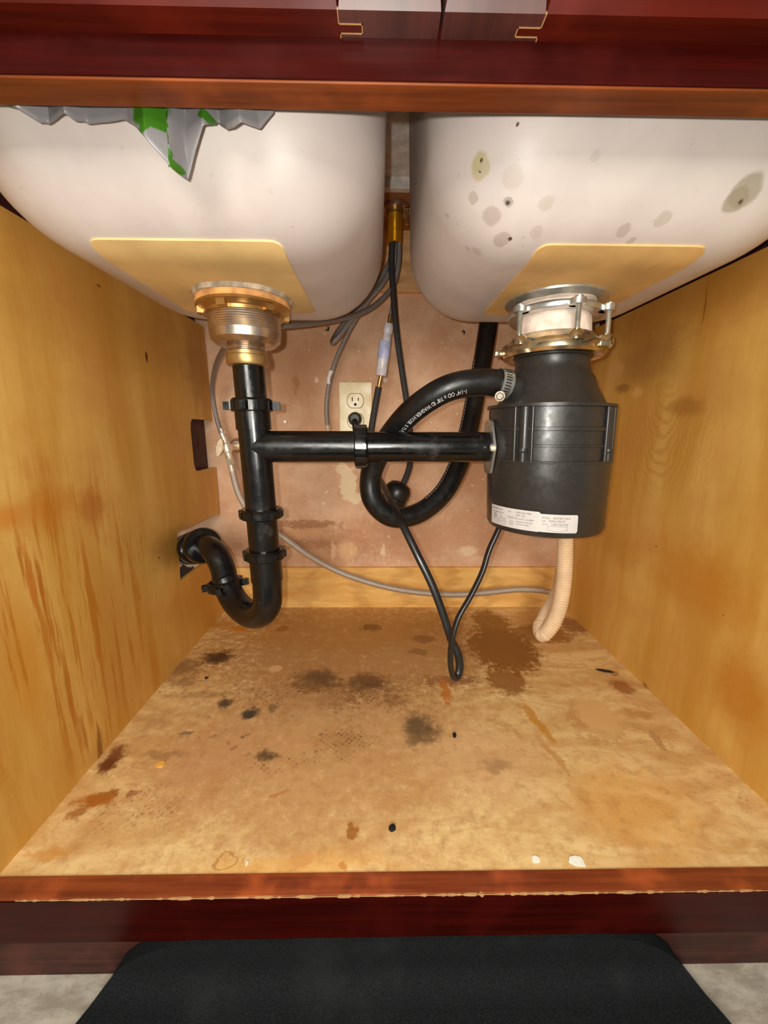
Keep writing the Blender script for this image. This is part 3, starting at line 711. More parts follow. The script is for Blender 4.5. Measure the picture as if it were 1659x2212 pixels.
# ------------------------------------------------------------------ disposal
GX, GY = .2175, .500
dp = thing('garbage_disposal', 'charcoal garbage disposal hanging under the right basin', 'garbage disposal', (GX, GY, .283))
bm = B(); lathe(bm, [(0, .284), (.063, .284), (.070, .286), (.0728, .291), (.0742, .36), (.0742, .373), (0, .373)], (GX, GY, 0), seg=96); obj('motor_housing', bm, 'disposal_lo', dp, True)
bm = B(); lathe(bm, [(0, .372), (.0752, .372), (.0754, .3755), (.0715, .3758), (.0715, .391), (.0732, .3915), (.0732, .3935), (.0715, .394), (.0715, .409), (.0738, .4095), (.0738, .413), (.0715, .4135), (.0715, .4355), (.0756, .436), (.0756, .4395), (0, .4395)], (GX, GY, 0), seg=96)
def onc(t, r): return GX+r*math.sin(math.radians(t)), GY-r*math.cos(math.radians(t))
for t0 in (-44, 41, 130, -130):
    for dt, rr, ro in ((-8, .0022, .0738), (0, .0065, .0698), (8, .0022, .0738)):
        x, y = onc(t0+dt, ro); lathe(bm, [(0, .374), (rr, .374), (rr, .4355), (0, .4355)], (x, y, 0), seg=16)
    x, y = onc(t0, .0725); lathe(bm, [(0, .374), (.005, .374), (.005, .384), (.0062, .386), (.0062, .389), (0, .389)], (x, y, 0), seg=16)
obj('ribbed_body', bm, 'disposal', dp, True, angle=30)
bm = B(); lathe(bm, [(0, .438), (.066, .438), (.0635, .4415), (.0595, .449), (.0525, .462), (.0495, .472), (.0440, .480), (.0428, .488), (.0428, .4945), (.0455, .4955), (.0455, .4975), (.0435, .4985), (.0435, .5005), (.0455, .5015), (.044, .506), (0, .506)], (GX, GY, 0), seg=80)
obj('neck', bm, 'disposal', dp, True)
# outlet elbow and its oval plate
bm = B()
lathe(bm, [(0, .001), (.030, .001), (.0325, .003), (.0325, .05), (0, .05)], (EN.x+.001, .50, EN.z), (1, 0, 0), 48)
lathe(bm, [(0, 0), (.0225, 0), (.0225, .05), (0, .05)], (EN.x, .50, EN.z), (1, 0, 0), 40)
obj('discharge_outlet', bm, 'disposal', dp, True, angle=30)
bm = B(); pl = []
for k in range(48):
    t = 2*math.pi*k/48; c, s_ = math.cos(t), math.sin(t)
    r = 1/max(abs(c)/.0285+abs(s_)/.060, abs(s_)/.0335, 1/.034)
    pl.append((.50+r*c, EN.z+r*s_*1.02))
prism(bm, pl, 'x', EN.x-.0022, EN.x+.0006); obj('outlet_plate', bm, 'zinc', dp, label='bright metal outlet plate')
bm = B(); lathe(bm, [(0, -.006), (.003, -.006), (.0042, -.0035), (.0042, -.0005), (0, -.0005)], (EN.x-.0015, .4695, EN.z), (1, 0, 0), 20); obj('screw', bm, 'chrome', dp, True)
# hose inlet stub
i0 = P(1128, 838, Y=.485); i1 = P(1085, 829, Y=.480)
bm = B(); tube(bm, [i0+(i0-i1)*.6, i1+(i1-i0)*.1], .0125, 32, raw=True); obj('inlet_stub', bm, 'disposal', dp, True)
# mount
bm = B(); lathe(bm, [(.040, .508), (.050, .4975), (.0575, .4965), (.0605, .500), (.0605, .5075), (.0580, .511), (.052, .5135), (.046, .520), (.0435, .5205), (.040, .515), (.040, .508)], (GX, GY, 0), seg=96, rfun=lambda t, i: 1+(.01*math.sin(9*t)+.008*math.sin(14*t) if i in (5, 6, 7) else 0))
for t in (-62, 0, 52): x, y = onc(t, .056); lathe(bm, [(0, .506), (.009, .506), (.0085, .513), (.005, .517), (0, .518)], (x, y, 0), seg=20)
for t in (-95, 30, 150):
    x, y = onc(t, .064); box(bm, (x-.006, y-.004, .499), (x+.006, y+.004, .506), .001)
obj('mounting_ring', bm, 'zinc2', dp, True, label='bright stained lower mounting ring')
ex = P(1316, 737, Y=.488); bm = B(); n = 28
tube(bm, [ex+Vector((math.cos(t)*.0075, 0, math.sin(t)*.0075)) for t in [math.radians(200-330*k/n) for k in range(n+1)]], .0022, 10, raw=True); obj('ring_tab', bm, 'zinc', dp, True, label='curled metal tab')
bm = B(); lathe(bm, [(0, .562), (.046, .562), (.046, .555), (.0425, .553), (.0405, .545), (.0415, .530), (.0425, .521), (.041, .514), (0, .514)], (GX, GY, 0), rfun=lambda t, i: 1+.012*math.sin(7*t+i)+.01*math.sin(4*t)); obj('putty_collar', bm, 'white_pl', dp, True, label='white putty collar')
bm = B(); lathe(bm, [(.045, .555), (.0575, .5585), (.058, .5605), (.045, .561), (.045, .555)], (GX, GY, 0)); lathe(bm, [(.041, .541), (.0535, .541), (.0545, .5425), (.0545, .546), (.051, .549), (.041, .549), (.041, .541)], (GX, GY, 0))
for t in (-62, 0, 52, 180):
    x, y = onc(t, .056); lathe(bm, [(0, .541), (.0085, .541), (.0085, .547), (0, .547)], (x, y, 0), seg=20)
obj('upper_ring', bm, 'zinc', dp, True)
for t in (-62, 0, 52):
    x, y = onc(t, .0585); bm = B(); lathe(bm, [(0, .512)]+thread(.0030, .512, .546, 20, .0006)+[(.0045, .5465), (.0045, .549), (0, .549)], (x, y, 0), seg=16); obj('screw', bm, 'zinc', dp, True)
# rating label, bent round the housing
RL = .0742
def lbl(x, z, r=RL):  # x metres along the surface from the label's left end
    t = math.radians(-79)+x*.90/.0742
    return Vector((GX+r*math.sin(t), GY-r*math.cos(t), z))
zl = .2925
def sticker(bm, x0, x1, z0, z1, r):
    n = 30
    for k in range(n):
        a, b = x0+(x1-x0)*k/n, x0+(x1-x0)*(k+1)/n
        c0 = .002 if k == n-1 else 0
        q = [bm.verts.new(lbl(a, z0, r)), bm.verts.new(lbl(b, z0+c0, r)), bm.verts.new(lbl(b, z1-c0, r)), bm.verts.new(lbl(a, z1, r))]; bm.faces.new(q)
bm = B(); sticker(bm, 0, .0775, zl+.0005, zl+.0245, RL+.0004); sticker(bm, .074, .123, zl+.001, zl+.0225, RL+.0006)
lab = obj('rating_label', bm, 'sticker', dp, True, label='silver white rating label with small grey print')
bm = B()
def tx(s_, x, z, size, sx=1.): put_text(bm, s_, size, lambda u, v: lbl(x+u, zl+z+v, RL+.0009), sx)
tx('BADGER 5-81A', .003, .0200, .0034); tx('SN 23041238127', .0055, .0158, .0031)
tx('LISTED', .0185, .0122, .0020); tx('WASTE DISPOSER', .0185, .0100, .0016); tx('FOOD WASTE', .017, .0055, .0020)
tx('CALL', .034, .0200, .0022); tx('1-800-558-5700', .0445, .0198, .0033); tx('RPM 1725', .046, .0163, .0030)
tx('VOLTS 120', .034, .0125, .0030); tx('60 HZ   6.3 AMPS', .050, .0125, .0026); tx('THERMALLY PROTECTED', .046, .0090, .0019); tx('CONTINUOUS FEED', .046, .0060, .0019)
tx('MODEL:', .079, .0172, .0028); tx('BADGER 5-81A', .092, .0172, .0032); tx('S/N:', .079, .0134, .0028); tx('23041238127', .087, .0134, .0036)
tx('SERVICE:', .079, .0098, .0020); tx('1-800-558-5700', .0895, .0098, .0033)
def line(pts):
    for (a, b), (c, d) in zip(pts, pts[1:]):
        n = max(1, int(abs(c-a)/.002))
        for k in range(n):
            x0, x1 = a+(c-a)*k/n, a+(c-a)*(k+1)/n; z0_, z1_ = b+(d-b)*k/n, b+(d-b)*(k+1)/n; w_ = .00014
            dx, dz = (w_, 0) if abs(c-a) < 1e-6 else (0, w_)
            bm.faces.new([bm.verts.new(lbl(x, zl+z, RL+.0009)) for x, z in ((x0-dx, z0_-dz), (x1-dx, z1_-dz), (x1+dx, z1_+dz), (x0+dx, z0_+dz))])
line([(.0145, .0085), (.031, .0085), (.031, .0035), (.023, .0022), (.0145, .0035), (.0145, .0085)])
line([(.086, .0085), (.110, .0085), (.110, .0042), (.098, .0022), (.086, .0042), (.086, .0085)])
for cx, cz, r in ((.0105, .0118, .0032), (.0395, .0070, .0030)):
    for k in range(24):
        a, b = 2*math.pi*k/24, 2*math.pi*(k+1)/24; wi = .0007 if cx < .02 else .0003
        bm.faces.new([bm.verts.new(lbl(cx+math.cos(t)*q, zl+cz+math.sin(t)*q, RL+.0009)) for t, q in ((a, r-wi), (b, r-wi), (b, r), (a, r))])
tx('SA', .0088, .0108, .0027); tx('UL', .0380, .0060, .0028)
obj('printing', bm, 'ink', lab)
for o_ in dp.children_recursive:            # the unit hangs a little out of plumb
    for v_ in o_.data.vertices: v_.co.x -= (v_.co.z-.40)*.035
# ------------------------------------------------------------------ black washer hose + clamp
hose = thing('drain_hose', 'thick looping black rubber hose clamped to the disposal', 'hose', tuple(P(850, 1117, Y=.56)))
hp = [i1, P(1040, 826, Y=.478), P(970, 838, Y=.480), P(905, 876, Y=.495), P(858, 922, Y=.520), P(822, 975, Y=.545), P(801, 1028, Y=.556), P(806, 1080, Y=.556), P(845, 1116, Y=.562), P(900, 1110, Y=.575),
      P(955, 1068, Y=.595), P(992, 1000, Y=.62), P(1012, 930, Y=.645), P(1028, 850, Y=.67), P(1044, 770, Y=.69), P(1056, 690, Y=.705), P(1068, 600, Y=.715)]
bm = B(); HC = tube(bm, hp, .0157, 40); obj('tube', bm, 'rubber', hose, True)
def along(C, s0, off, r, flip=1):
    L = [0]
    for a, b in zip(C, C[1:]): L.append(L[-1]+(b-a).length)
    def fn(u, v):
        s_ = s0+u*flip; j = max(0, min(len(C)-2, next((k for k in range(len(L)-1) if L[k+1] > s_), len(C)-2)))
        p = C[j].lerp(C[j+1], (s_-L[j])/(L[j+1]-L[j])); t = (C[min(j+3, len(C)-1)]-C[max(j-3, 0)]).normalized()*flip
        n = (CAM-p); n = (n-t*n.dot(t)).normalized(); b = n.cross(t)
        a = off+v/r
        return p+n*math.cos(a)*r+b*math.sin(a)*r
    return fn
bm = B()
put_text(bm, '1-1/4" OD x 7/8" ID WASHER HOSE  II 75 PSI', .0080, along(HC, .046, .40, .0160, 1), .66)
obj('hose_lettering', bm, 'print', hose)
bm = B(); fn = along(HC, .0, .9, .0160, 1); tot = len(HC)*.003
for k in range(46):
    s_ = .38+k*.006
    if s_ > tot-.02: break
    q = [bm.verts.new(fn(s_+a, b)) for a, b in ((0, 0), (.0035, 0), (.0035, .0009), (0, .0009))]; bm.faces.new(q)
obj('hose_marking', bm, 'print', hose)
cl = thing('hose_clamp', 'steel worm clamp where the hose meets the disposal', 'clamp', tuple(P(1088, 829, Y=.48)))
ca = (i0-i1).normalized(); cc = i1.copy()
bm = B(); lathe(bm, [(.0160, -.007), (.0174, -.007), (.0174, .007), (.0160, .007), (.0160, -.007)], cc, ca, 48); obj('band', bm, 'zinc', cl, True)
bm = B(); x, y, z = frame(ca)
n_ = (CAM-cc); n_ = (n_-ca*n_.dot(ca)).normalized(); b_ = n_.cross(ca)
for k in range(14):
    a = math.radians(-80+k*11)
    u = n_*math.cos(a)+b_*math.sin(a); t = -n_*math.sin(a)+b_*math.cos(a)
    bm.faces.new([bm.verts.new(cc+u*.01755+ca*p_+t*q_) for p_, q_ in ((-.0042, -.0004), (.0030, -.0010), (.0030, .0004), (-.0042, .0010))])
obj('band_slots', bm, 'hole', cl)
sc_ = P(1080, 856, Y=.462); bm = B(); sd = (n_*.9+b_*.25).normalized()
lathe(bm, [(0, -.012), (.0058, -.012), (.0058, -.001), (0, -.001)], sc_, (CAM-sc_).normalized(), 20)
lathe(bm, [(0, -.002), (.0047, -.002), (.0047, .002), (.0035, .0032), (0, .0032)], sc_, (CAM-sc_).normalized(), 6); obj('clamp_screw', bm, 'screwm', cl, True, angle=30)
# ------------------------------------------------------------------ power cord of disposal
pc = thing('power_cord', 'flat black power cord dipping in a narrow loop', 'cord', tuple(P(985, 1465, Y=.45)))
cp = [P(768, 912, Y=.822), P(774, 950, Y=.80), P(795, 1000, Y=.74), P(822, 1040, Y=.66), P(845, 1085, Y=.57), P(868, 1130, Y=.52), P(900, 1195, Y=.495), P(934, 1265, Y=.48), P(960, 1335, Y=.47), P(975, 1382, Y=.464), P(989, 1412, Y=.460), P(993, 1440, Y=.457), P(989, 1459, Y=.453), P(981, 1463, Y=.449),
      P(975, 1448, Y=.445), P(973, 1415, Y=.443), P(977, 1380, Y=.444), P(990, 1335, Y=.45), P(1018, 1285, Y=.46), P(1042, 1235, Y=.47), P(1056, 1190, Y=.478), P(1074, 1150, Y=.483), P(1090, 1112, Y=.49)]
bm = B(); tube(bm, cp, .004, 18, flat=(.0054, .0037), n0=(1, 0, .3), step=.002); obj('cable', bm, 'cord', pc, True)
bm = B(); pp = P(767, 905, Y=.838)
lathe(bm, [(0, 0), (.0135, 0), (.0145, .006), (.0125, .016), (.009, .021), (0, .022)], (pp.x, .8425, pp.z), (0, -1, 0), 28); tube(bm, [pp+Vector((0, -.010, 0)), pp+Vector((.001, -.018, -.012)), pp+Vector((.003, -.020, -.03))], .0065, 12); obj('plug', bm, 'blackpl', pc, True)
# ------------------------------------------------------------------ outlet
o0 = P(732, 823, Y=.848); o1 = P(803, 826, Y=.848); ox = (o0.x+o1.x)/2; ozt = (o0.z+o1.z)/2; ow = .0355; oh = .116
ot = thing('wall_outlet', 'ivory duplex outlet plate on the back panel', 'outlet', (ox, .85, ozt-oh/2))
bm = B(); box(bm, (ox-ow, .8455, ozt-oh), (ox+ow, .851, ozt), .002); obj('cover_plate', bm, 'ivory', ot)
for dz in (-.039, -.080):
    bm = B(); pl = []
    for k in range(40):
        t = 2*math.pi*k/40; pl.append((ox+.0172*math.cos(t), ozt+dz+max(-.0143, min(.0143, .0172*math.sin(t)))))
    prism(bm, pl, 'y', .8442, .846); rc = obj('receptacle', bm, 'ivory', ot)
    bm = B(); pl = [((x-ox)*1.06+ox, (z-ozt-dz)*1.07+ozt+dz) for x, z in pl]; prism(bm, pl, 'y', .8451, .8456); obj('gap_line', bm, 'hole', rc)
    bm = B(); cz = ozt+dz
    box(bm, (ox-.0075, .8438, cz-.001), (ox-.0055, .8444, cz+.007)); box(bm, (ox+.0052, .8438, cz), (ox+.0072, .8444, cz+.0065))
    lathe(bm, [(0, 0), (.003, 0), (.003, .0006), (0, .0006)], (ox-.0003, .8438, cz-.0075), (0, 1, 0), 16); obj('slots', bm, 'hole', rc)
bm = B(); lathe(bm, [(0, 0), (.0026, 0), (.0032, .0012), (0, .0012)], (ox, .8444, ozt-.0595), (0, 1, 0), 16); obj('cover_screw', bm, 'ivory', ot, True)
# ------------------------------------------------------------------ faucet shank
FX = P(853, 480, Y=.757).x; FY = .757
fa = thing('faucet_shank', 'gold threaded faucet shank between the basins', 'faucet', (FX, FY, .73))
bm = B(); lathe(bm, [(.010, .729), (.0128, .729)]+thread(.0136, .7295, .776, 34, .0007)+[(.010, .776), (.010, .729)], (FX, FY, 0), seg=40); obj('threaded_tube', bm, 'gold', fa, True, angle=20)
bm = B(); lathe(bm, [(0, .774), (.0155, .774), (.016, .780), (0, .780)], (FX, FY, 0), seg=40); obj('mounting_nut', bm, 'brass', fa, True)
bm = B(); lathe(bm, [(0, .7795), (.024, .7795), (.0245, .7825), (.0235, .7868), (0, .7868)], (FX+.003, FY, 0), seg=48); obj('mounting_washer', bm, 'steel', fa, True)
sx_ = P(879, 470, Y=.747)
bm = B(); lathe(bm, [(0, .755), (.0034, .755), (.0034, .758), (.0020, .7585), (.0020, .770), (.0035, .7705), (.0035, .778), (0, .781)], (sx_.x, .747, 0), seg=20); obj('set_screw', bm, 'brass2', fa, True)
# ------------------------------------------------------------------ hoses from the faucet
def top(dx, dy): return Vector((FX+dx, FY+dy, .745))
def hose_obj(name, pts, r, mt, parent=None, **k):
    bm = B(); c = tube(bm, pts, r, 18, **k); return obj(name, bm, mt, parent, True), c
sprayA = thing('spray_hose', 'black braided spray hose running down into the round weight', 'hose', tuple(P(870, 800, Y=.72)))
hose_obj('tube', [top(-.003, -.006), P(846, 560, Y=.752), P(850, 640, Y=.748), P(857, 720, Y=.742), P(868, 800, Y=.735), P(880, 880, Y=.73), P(887, 950, Y=.722), P(885, 1005, Y=.712), P(874, 1038, Y=.705), P(862, 1058, Y=.70)], .0056, 'braid_bk', sprayA)
wt = thing('hose_weight', 'round black weight clipped on the spray hose inside the loop', 'weight', tuple(P(855, 1085, Y=.70)))
wc_ = P(853, 1074, Y=.70); wa = (P(866, 1044, Y=.70)-P(838, 1102, Y=.70)).normalized()
for s_, e_ in ((1, 0), (-1, 0)):
    bm = B(); lathe(bm, [(0, .0006), (.0235, .0006), (.0245, .004), (.0235, .017), (.018, .026), (.010, .0295), (0, .030)], wc_, wa*s_, 36); obj('weight_half', bm, 'blackpl', wt, True)
sprayB = thing('pullout_hose', 'black hose hanging from a milky white connector', 'hose', tuple(P(815, 870, Y=.75)))
c1 = P(840, 700, Y=.755); c2 = P(834, 738, Y=.755); c3 = P(832, 738, Y=.755); c4 = P(823, 812, Y=.757); c5 = P(818, 836, Y=.758)
hose_obj('upper_tube', [top(.003, .004), P(853, 600, Y=.760), P(847, 660, Y=.757), P(841, 690, Y=.755)], .0030, 'braid', sprayB)
bm = B(); tube(bm, [P(843, 680, Y=.755), P(840, 706, Y=.755)], .0038, 16, raw=True); obj('ferrule', bm, 'brass', sprayB, True)
bm = B(); d_ = (c2-c1); lathe(bm, [(0, 0), (.008, 0), (.0088, .004), (.0088, .015), (.0075, .017), (.0082, .02), (.0082, d_.length), (0, d_.length)], c1, d_, 24); obj('connector_top', bm, 'milky', sprayB, True)
d_ = (c4-c3); L_ = d_.length
bm = B(); lathe(bm, [(0, 0), (.0105, 0), (.0112, .003), (.0112, L_*.5), (0, L_*.5)], c3, d_, 24); obj('connector_middle', bm, 'bluewhite', sprayB, True, label='bluish middle of the connector')
bm = B(); lathe(bm, [(0, L_*.5), (.0108, L_*.5), (.0102, L_-.002), (.009, L_), (0, L_)], c3, d_, 24); obj('connector_bottom', bm, 'milky', sprayB, True)
bm = B(); tube(bm, [c4, c5], .0038, 16, raw=True); obj('ferrule', bm, 'brass', sprayB, True)
hose_obj('lower_tube', [c5, P(810, 880, Y=.76), P(802, 930, Y=.765), P(797, 985, Y=.765), P(803, 1040, Y=.755), P(818, 1085, Y=.735), P(836, 1103, Y=.71), P(842, 1098, Y=.70)], .0062, 'braid_bk', sprayB)
h1 = thing('faucet_supply_hose', 'grey braided hose sweeping left under the basin to the valve', 'hose', tuple(P(620, 703, Y=.6)))
hose_obj('tube', [top(.007, .0), P(862, 560, Y=.755), P(850, 615, Y=.752), P(815, 655, Y=.74), P(775, 678, Y=.72), P(720, 692, Y=.685), P(665, 699, Y=.64), P(615, 703, Y=.60), P(560, 706, Y=.575), P(515, 722, Y=.60), P(483, 755, Y=.67), P(464, 800, Y=.74), P(459, 850, Y=.785), P(467, 900, Y=.80), P(478, 936, Y=.80)], .0044, 'braid', h1)
h2 = thing('faucet_supply_hose', 'grey braided hose with a white tag hanging above the outlet', 'hose', tuple(P(705, 880, Y=.79)))
hose_obj('tube', [top(.001, .007), P(850, 560, Y=.765), P(828, 610, Y=.765), P(795, 650, Y=.765), P(765, 695, Y=.77), P(742, 740, Y=.78), P(723, 785, Y=.785), P(711, 830, Y=.79), P(705, 880, Y=.795), P(707, 915, Y=.80), P(713, 960, Y=.81)], .0044, 'braid', h2)
bm = B(); tube(bm, [P(716, 800, Y=.786), P(712, 815, Y=.789), P(710, 829, Y=.790)], .0052, 18); obj('tag', bm, 'white_tag', h2, True, label='white paper tag')
bm = B(); tube(bm, [P(708, 918, Y=.80), P(711, 945, Y=.805)], .0050, 6, raw=True); obj('end_fitting', bm, 'chrome', h2, label='metal end fitting')
h3 = thing('hose_loop', 'grey braided hose bent back in a short tight loop', 'hose', tuple(P(718, 742, Y=.76)))
hose_obj('tube', [top(-.002, .010), P(842, 565, Y=.758), P(818, 605, Y=.753), P(783, 655, Y=.748), P(752, 700, Y=.745), P(728, 732, Y=.745), P(718, 741, Y=.752), P(722, 728, Y=.768), P(745, 695, Y=.78), P(785, 650, Y=.785), P(822, 600, Y=.78)], .0044, 'braid', h3)
# ------------------------------------------------------------------ valve and lower hose
vl = thing('shutoff_valve', 'bright metal shutoff valve left of the black tee', 'valve', tuple(P(490, 965, Y=.80)))
v0 = P(478, 930, Y=.80); v1 = P(490, 968, Y=.80); v2 = P(499, 1004, Y=.80); vd = (v2-v0).normalized()
bm = B(); lathe(bm, [(0, 0), (.0035, 0), (.0035, .008), (.0052, .009), (.0052, .016), (.0035, .017), (0, .017)], v0-vd*.004, vd, 24); obj('ferrule', bm, 'chrome', vl, True)
bm = B(); lathe(bm, [(0, -.024), (.0060, -.024), (.0072, -.016), (.0072, -.010), (.0098, -.008), (.0108, 0), (.0098, .008), (.0072, .010), (.0072, .018), (.0055, .024), (0, .024)], v1, vd, 20)
lathe(bm, [(0, 0), (.0065, 0), (.0065, .045), (0, .045)], v1, (.10, 1, 0), 20); obj('valve_body', bm, 'chrome', vl, True)
bm = B(); bh = v1+Vector((-.002, -.020, .002)); pl = [(bh.x+.0060*math.cos(t)-.004*math.sin(t)*.0, bh.z+.0165*math.sin(t)) for t in [2*math.pi*k/28 for k in range(28)]]
pl = [((x-bh.x)+(z-bh.z)*.25+bh.x-.004, z) for x, z in pl]
prism(bm, pl, 'y', bh.y-.003, bh.y+.006); lathe(bm, [(0, 0), (.003, 0), (.003, .02), (0, .02)], bh+Vector((-.003, 0, 0)), (.15, 1, 0), 12); obj('handle', bm, 'chrome', vl, True, angle=30)
bm = B(); lathe(bm, [(0, -.008), (.0085, -.008), (.0085, .004), (0, .004)], v2-vd*.004, vd, 6); obj('hex_nut', bm, 'chrome', vl)
bm = B(); q = P(514, 962, Y=.851); lathe(bm, [(0, 0), (.016, 0), (.015, .004), (.010, .009), (0, .009)], (q.x, .851, q.z), (0, -1, 0), 32); obj('escutcheon', bm, 'steel', vl, True)
sh = thing('dishwasher_supply_hose', 'long steel braided hose sagging across the back strip', 'hose', tuple(P(920, 1282, Y=.82)))
_, c_ = hose_obj('tube', [v2, P(503, 1022, Y=.80), P(510, 1050, Y=.80), P(522, 1080, Y=.80), P(545, 1112, Y=.80), P(575, 1137, Y=.80), P(610, 1158, Y=.80), P(660, 1195, Y=.80), P(720, 1229, Y=.80), P(785, 1254, Y=.80), P(850, 1271, Y=.80), P(920, 1281, Y=.80), P(990, 1284, Y=.80), P(1060, 1279, Y=.80), P(1120, 1273, Y=.80), P(1165, 1275, Y=.80), P(1204, 1282, Y=.80)], .0066, 'braid_st', sh)
bm = B(); tube(bm, [v2, P(502, 1018, Y=.80)], .0066, 20, raw=True); obj('crimp_sleeve', bm, 'chrome', sh, True)
# ------------------------------------------------------------------ corrugated dishwasher drain hose
ch = thing('corrugated_hose', 'cream corrugated hose curling behind the disposal', 'hose', tuple(P(1170, 1370, Y=.6)))
def crf(s_, u): 
    k = s_ % .0048
    rib = .0019 if k < .0026 else 0
    if .255 < s_ < .345: rib *= .15
    return .0118+rib
bm = B(); pts = [P(1222, 1110, Y=.66), P(1221, 1170, Y=.655), P(1220, 1220, Y=.65), P(1216, 1270, Y=.645), P(1207, 1315, Y=.64), P(1192, 1350, Y=.635), P(1172, 1371, Y=.635), P(1167, 1356, Y=.652), P(1178, 1328, Y=.672), P(1196, 1295, Y=.695), P(1210, 1262, Y=.71), P(1216, 1225, Y=.72)]
tube(bm, pts, .0125, 32, step=.0012, rf=crf); obj('tube', bm, 'cream_hose', ch, True, angle=75)
# ------------------------------------------------------------------ plastic bag tucked behind the top rail
edge = [(-30, 232), (20, 242), (85, 265), (92, 259), (150, 261), (168, 268), (176, 257), (270, 261), (300, 283), (335, 325), (374, 366), (381, 382), (392, 385), (402, 382), (418, 345), (438, 306), (456, 278), (465, 262), (466, 256), (492, 283), (512, 291), (530, 291), (562, 276), (578, 256), (590, 240)]
FOLD = [(-60, .300), (60, .292), (95, .304), (160, .293), (180, .304), (280, .299), (330, .291), (370, .301), (384, .289), (399, .304), (450, .293), (468, .305), (500, .297), (532, .290), (560, .301), (640, .303)]
bm = B(); cols = []
N = 220
for i in range(N+1):
    px = -30+620*i/N
    for (ax_, ay_), (bx_, by_) in zip(edge, edge[1:]):
        if ax_ <= px <= bx_: py = ay_+(by_-ay_)*(px-ax_)/(bx_-ax_)
    bot = P(px, py, Y=.300)
    row = []
    for j in range(13):
        f = j/12; z = .650+(bot.z-.650)*f
        fx = px-14*(1-f)*math.sin(px*.021)
        for (ka, va), (kb, vb) in zip(FOLD, FOLD[1:]):
            if ka <= fx <= kb: yy = va+(vb-va)*(fx-ka)/(kb-ka)
        yy += .0012*noise.noise(Vector((bot.x*70, z*60, 5)))
        yy = min(.309, max(.2875, yy))
        sh_ = .004*noise.noise(Vector((bot.x*40, z*60, 9)))*(1-f)
        row.append(bm.verts.new((bot.x+sh_, yy, z)))
    cols.append(row)
for a, b in zip(cols, cols[1:]):
    for j in range(12): bm.faces.new((a[j], b[j], b[j+1], a[j+1]))
bag = obj('plastic_bag', bm, 'bag', None, True, angle=35); tag(bag, 'crumpled grey and green plastic bag poking below the top rail', 'bag')
md = bag.modifiers.new('thickness', 'SOLIDIFY'); md.thickness = .0003
# ------------------------------------------------------------------ floor mat, its rear edge curled up against the toe board
bm = B(); 
x0m = -.258; x1m = .302; rc_ = .090; th = .012
pts = []
def mat_map(x, s_, up):
    """s_ : distance from the rear edge. rear .05 stands up on the toe board."""
    c = .018; rise = .030
    yw = .262
    if s_ < rise: p = Vector((x, yw, -.096+c+rise-s_)); n = Vector((0, -1, 0))
    elif s_ < rise+c*math.pi/2:
        a = (s_-rise)/c; p = Vector((x, yw-c+c*math.cos(a), -.096+c-c*math.sin(a))); n = Vector((0, -math.cos(a), math.sin(a)))
    else: p = Vector((x, yw-c-(s_-rise-c*math.pi/2), -.096)); n = Vector((0, 0, 1))
    return p + (n*0 if up else -n*th*.98)
S = [0, .002]+[.006*k for k in range(1, 40)]+[.3, .4, .5]
tp_, bt_ = [], []
for s_ in S:
    if s_ < rc_: ins = rc_-math.sqrt(rc_**2-(rc_-s_)**2)
    else: ins = 0
    a, b = x0m+ins, x1m-ins; sl = .12*min(s_, .13)
    a -= sl; b += sl
    nn = 30
    tp_.append([bm.verts.new(mat_map(a+(b-a)*k/nn, s_, True)) for k in range(nn+1)]); bt_.append([bm.verts.new(mat_map(a+(b-a)*k/nn, s_, False)) for k in range(nn+1)])
for i in range(len(S)-1):
    for k in range(30):
        bm.faces.new((tp_[i][k], tp_[i][k+1], tp_[i+1][k+1], tp_[i+1][k])); bm.faces.new((bt_[i][k], bt_[i][k+1], bt_[i+1][k+1], bt_[i+1][k]))
    for k in (0, 30): bm.faces.new((tp_[i][k], tp_[i+1][k], bt_[i+1][k], bt_[i][k]))
for i in (0, -1):
    for k in range(30): bm.faces.new((tp_[i][k], tp_[i][k+1], bt_[i][k+1], bt_[i][k]))
tag(obj('floor_mat', bm, 'mat', None, True), 'black floor mat with rounded corners below the cabinet front', 'mat')
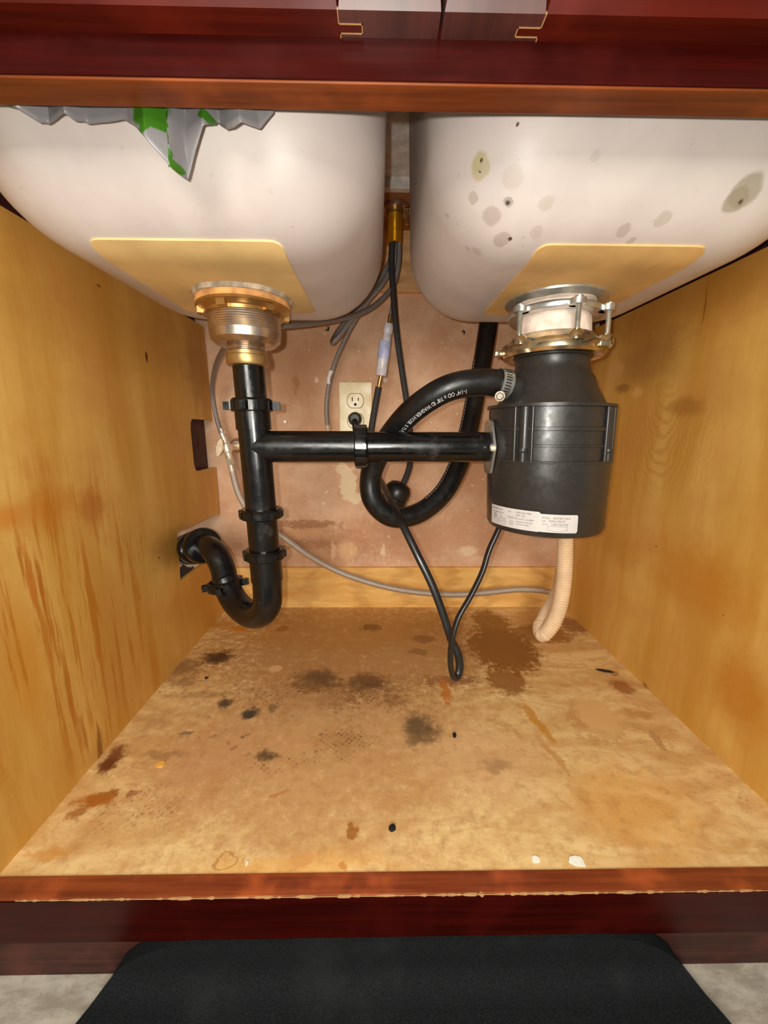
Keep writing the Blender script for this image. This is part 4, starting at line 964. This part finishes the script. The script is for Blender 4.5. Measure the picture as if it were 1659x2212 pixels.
# ------------------------------------------------------------------ debris
def chip(name, px, py, sx, sy, h_, mt, label, cat, rot=0, n=8, seed=1, group=None):
    random.seed(seed); c = P(px, py, Z=0); bm = B(); pl = []
    for k in range(n):
        t = 2*math.pi*k/n; r = random.uniform(.65, 1.1); x, y = sx*r*math.cos(t), sy*r*math.sin(t)
        pl.append((c.x+x*math.cos(rot)-y*math.sin(rot), c.y+x*math.sin(rot)+y*math.cos(rot)))
    prism(bm, pl, 'z', .0001, h_); o = obj(name, bm, mt); tag(o, label, cat, group); return o
chip('paint_chip', 1246, 1862, .0085, .006, .0012, 'chipw', 'largest white chip lying near the front edge', 'chip', seed=3)
chip('paint_chip', 1158, 1858, .004, .0035, .001, 'chipw', 'small white chip just left of the largest one', 'chip', seed=5)
chip('paint_chip', 533, 1866, .0018, .0025, .001, 'chipw', 'tiny white crumb beside the ring mark at front left', 'chip', seed=8)
chip('black_crumb', 848, 1790, .0042, .004, .003, 'chipk', 'black crumb on the cabinet floor near front centre', 'debris', seed=4, n=11)
chip('dark_crumb', 981, 1590, .003, .004, .003, 'chipk', 'tiny dark crumb on the floor right of the grey stain', 'debris', seed=6)
chip('black_crumb', 446, 1465, .004, .0025, .0015, 'chipk', 'flat black speck left on the floor below the trap', 'debris', seed=9)
chip('peeled_flake', 346, 1652, .0065, .005, .0015, 'chipo', 'small orange flake on the left of the cabinet floor', 'debris', seed=12, n=9)
chip('plastic_shard', 1306, 1450, .013, .0035, .002, 'chipk', 'thin dark shard near the right panel', 'debris', rot=-.35, seed=2)
# specks and a screw on the back panel
bm = B(); q = P(616, 911, Y=.851); lathe(bm, [(0, 0), (.0045, 0), (.0035, .002), (0, .002)], (q.x, .851, q.z), (0, -1, 0), 20); tag(obj('wall_screw', bm, 'steel', None, True), 'small screw head in the back panel right of the tee', 'screw')
for px, py, lb in ((709, 713, 'dark insect-like speck on the back panel left of the connector'), (1003, 718, 'dark insect-like speck on the back panel beside the right basin')):
    random.seed(px); q = P(px, py, Y=.851); bm = B()
    for k in range(5):
        a = random.uniform(0, 6.28); tube(bm, [Vector((q.x, .8497, q.z)), Vector((q.x+.005*math.cos(a), .8492, q.z+.006*math.sin(a)))], .0009, 6, raw=True)
    lathe(bm, [(0, -.0015), (.0022, 0), (0, .0015)], (q.x, .8497, q.z), (0, 1, 0), 10)
    tag(obj('dark_speck', bm, 'chipk'), lb, 'debris')
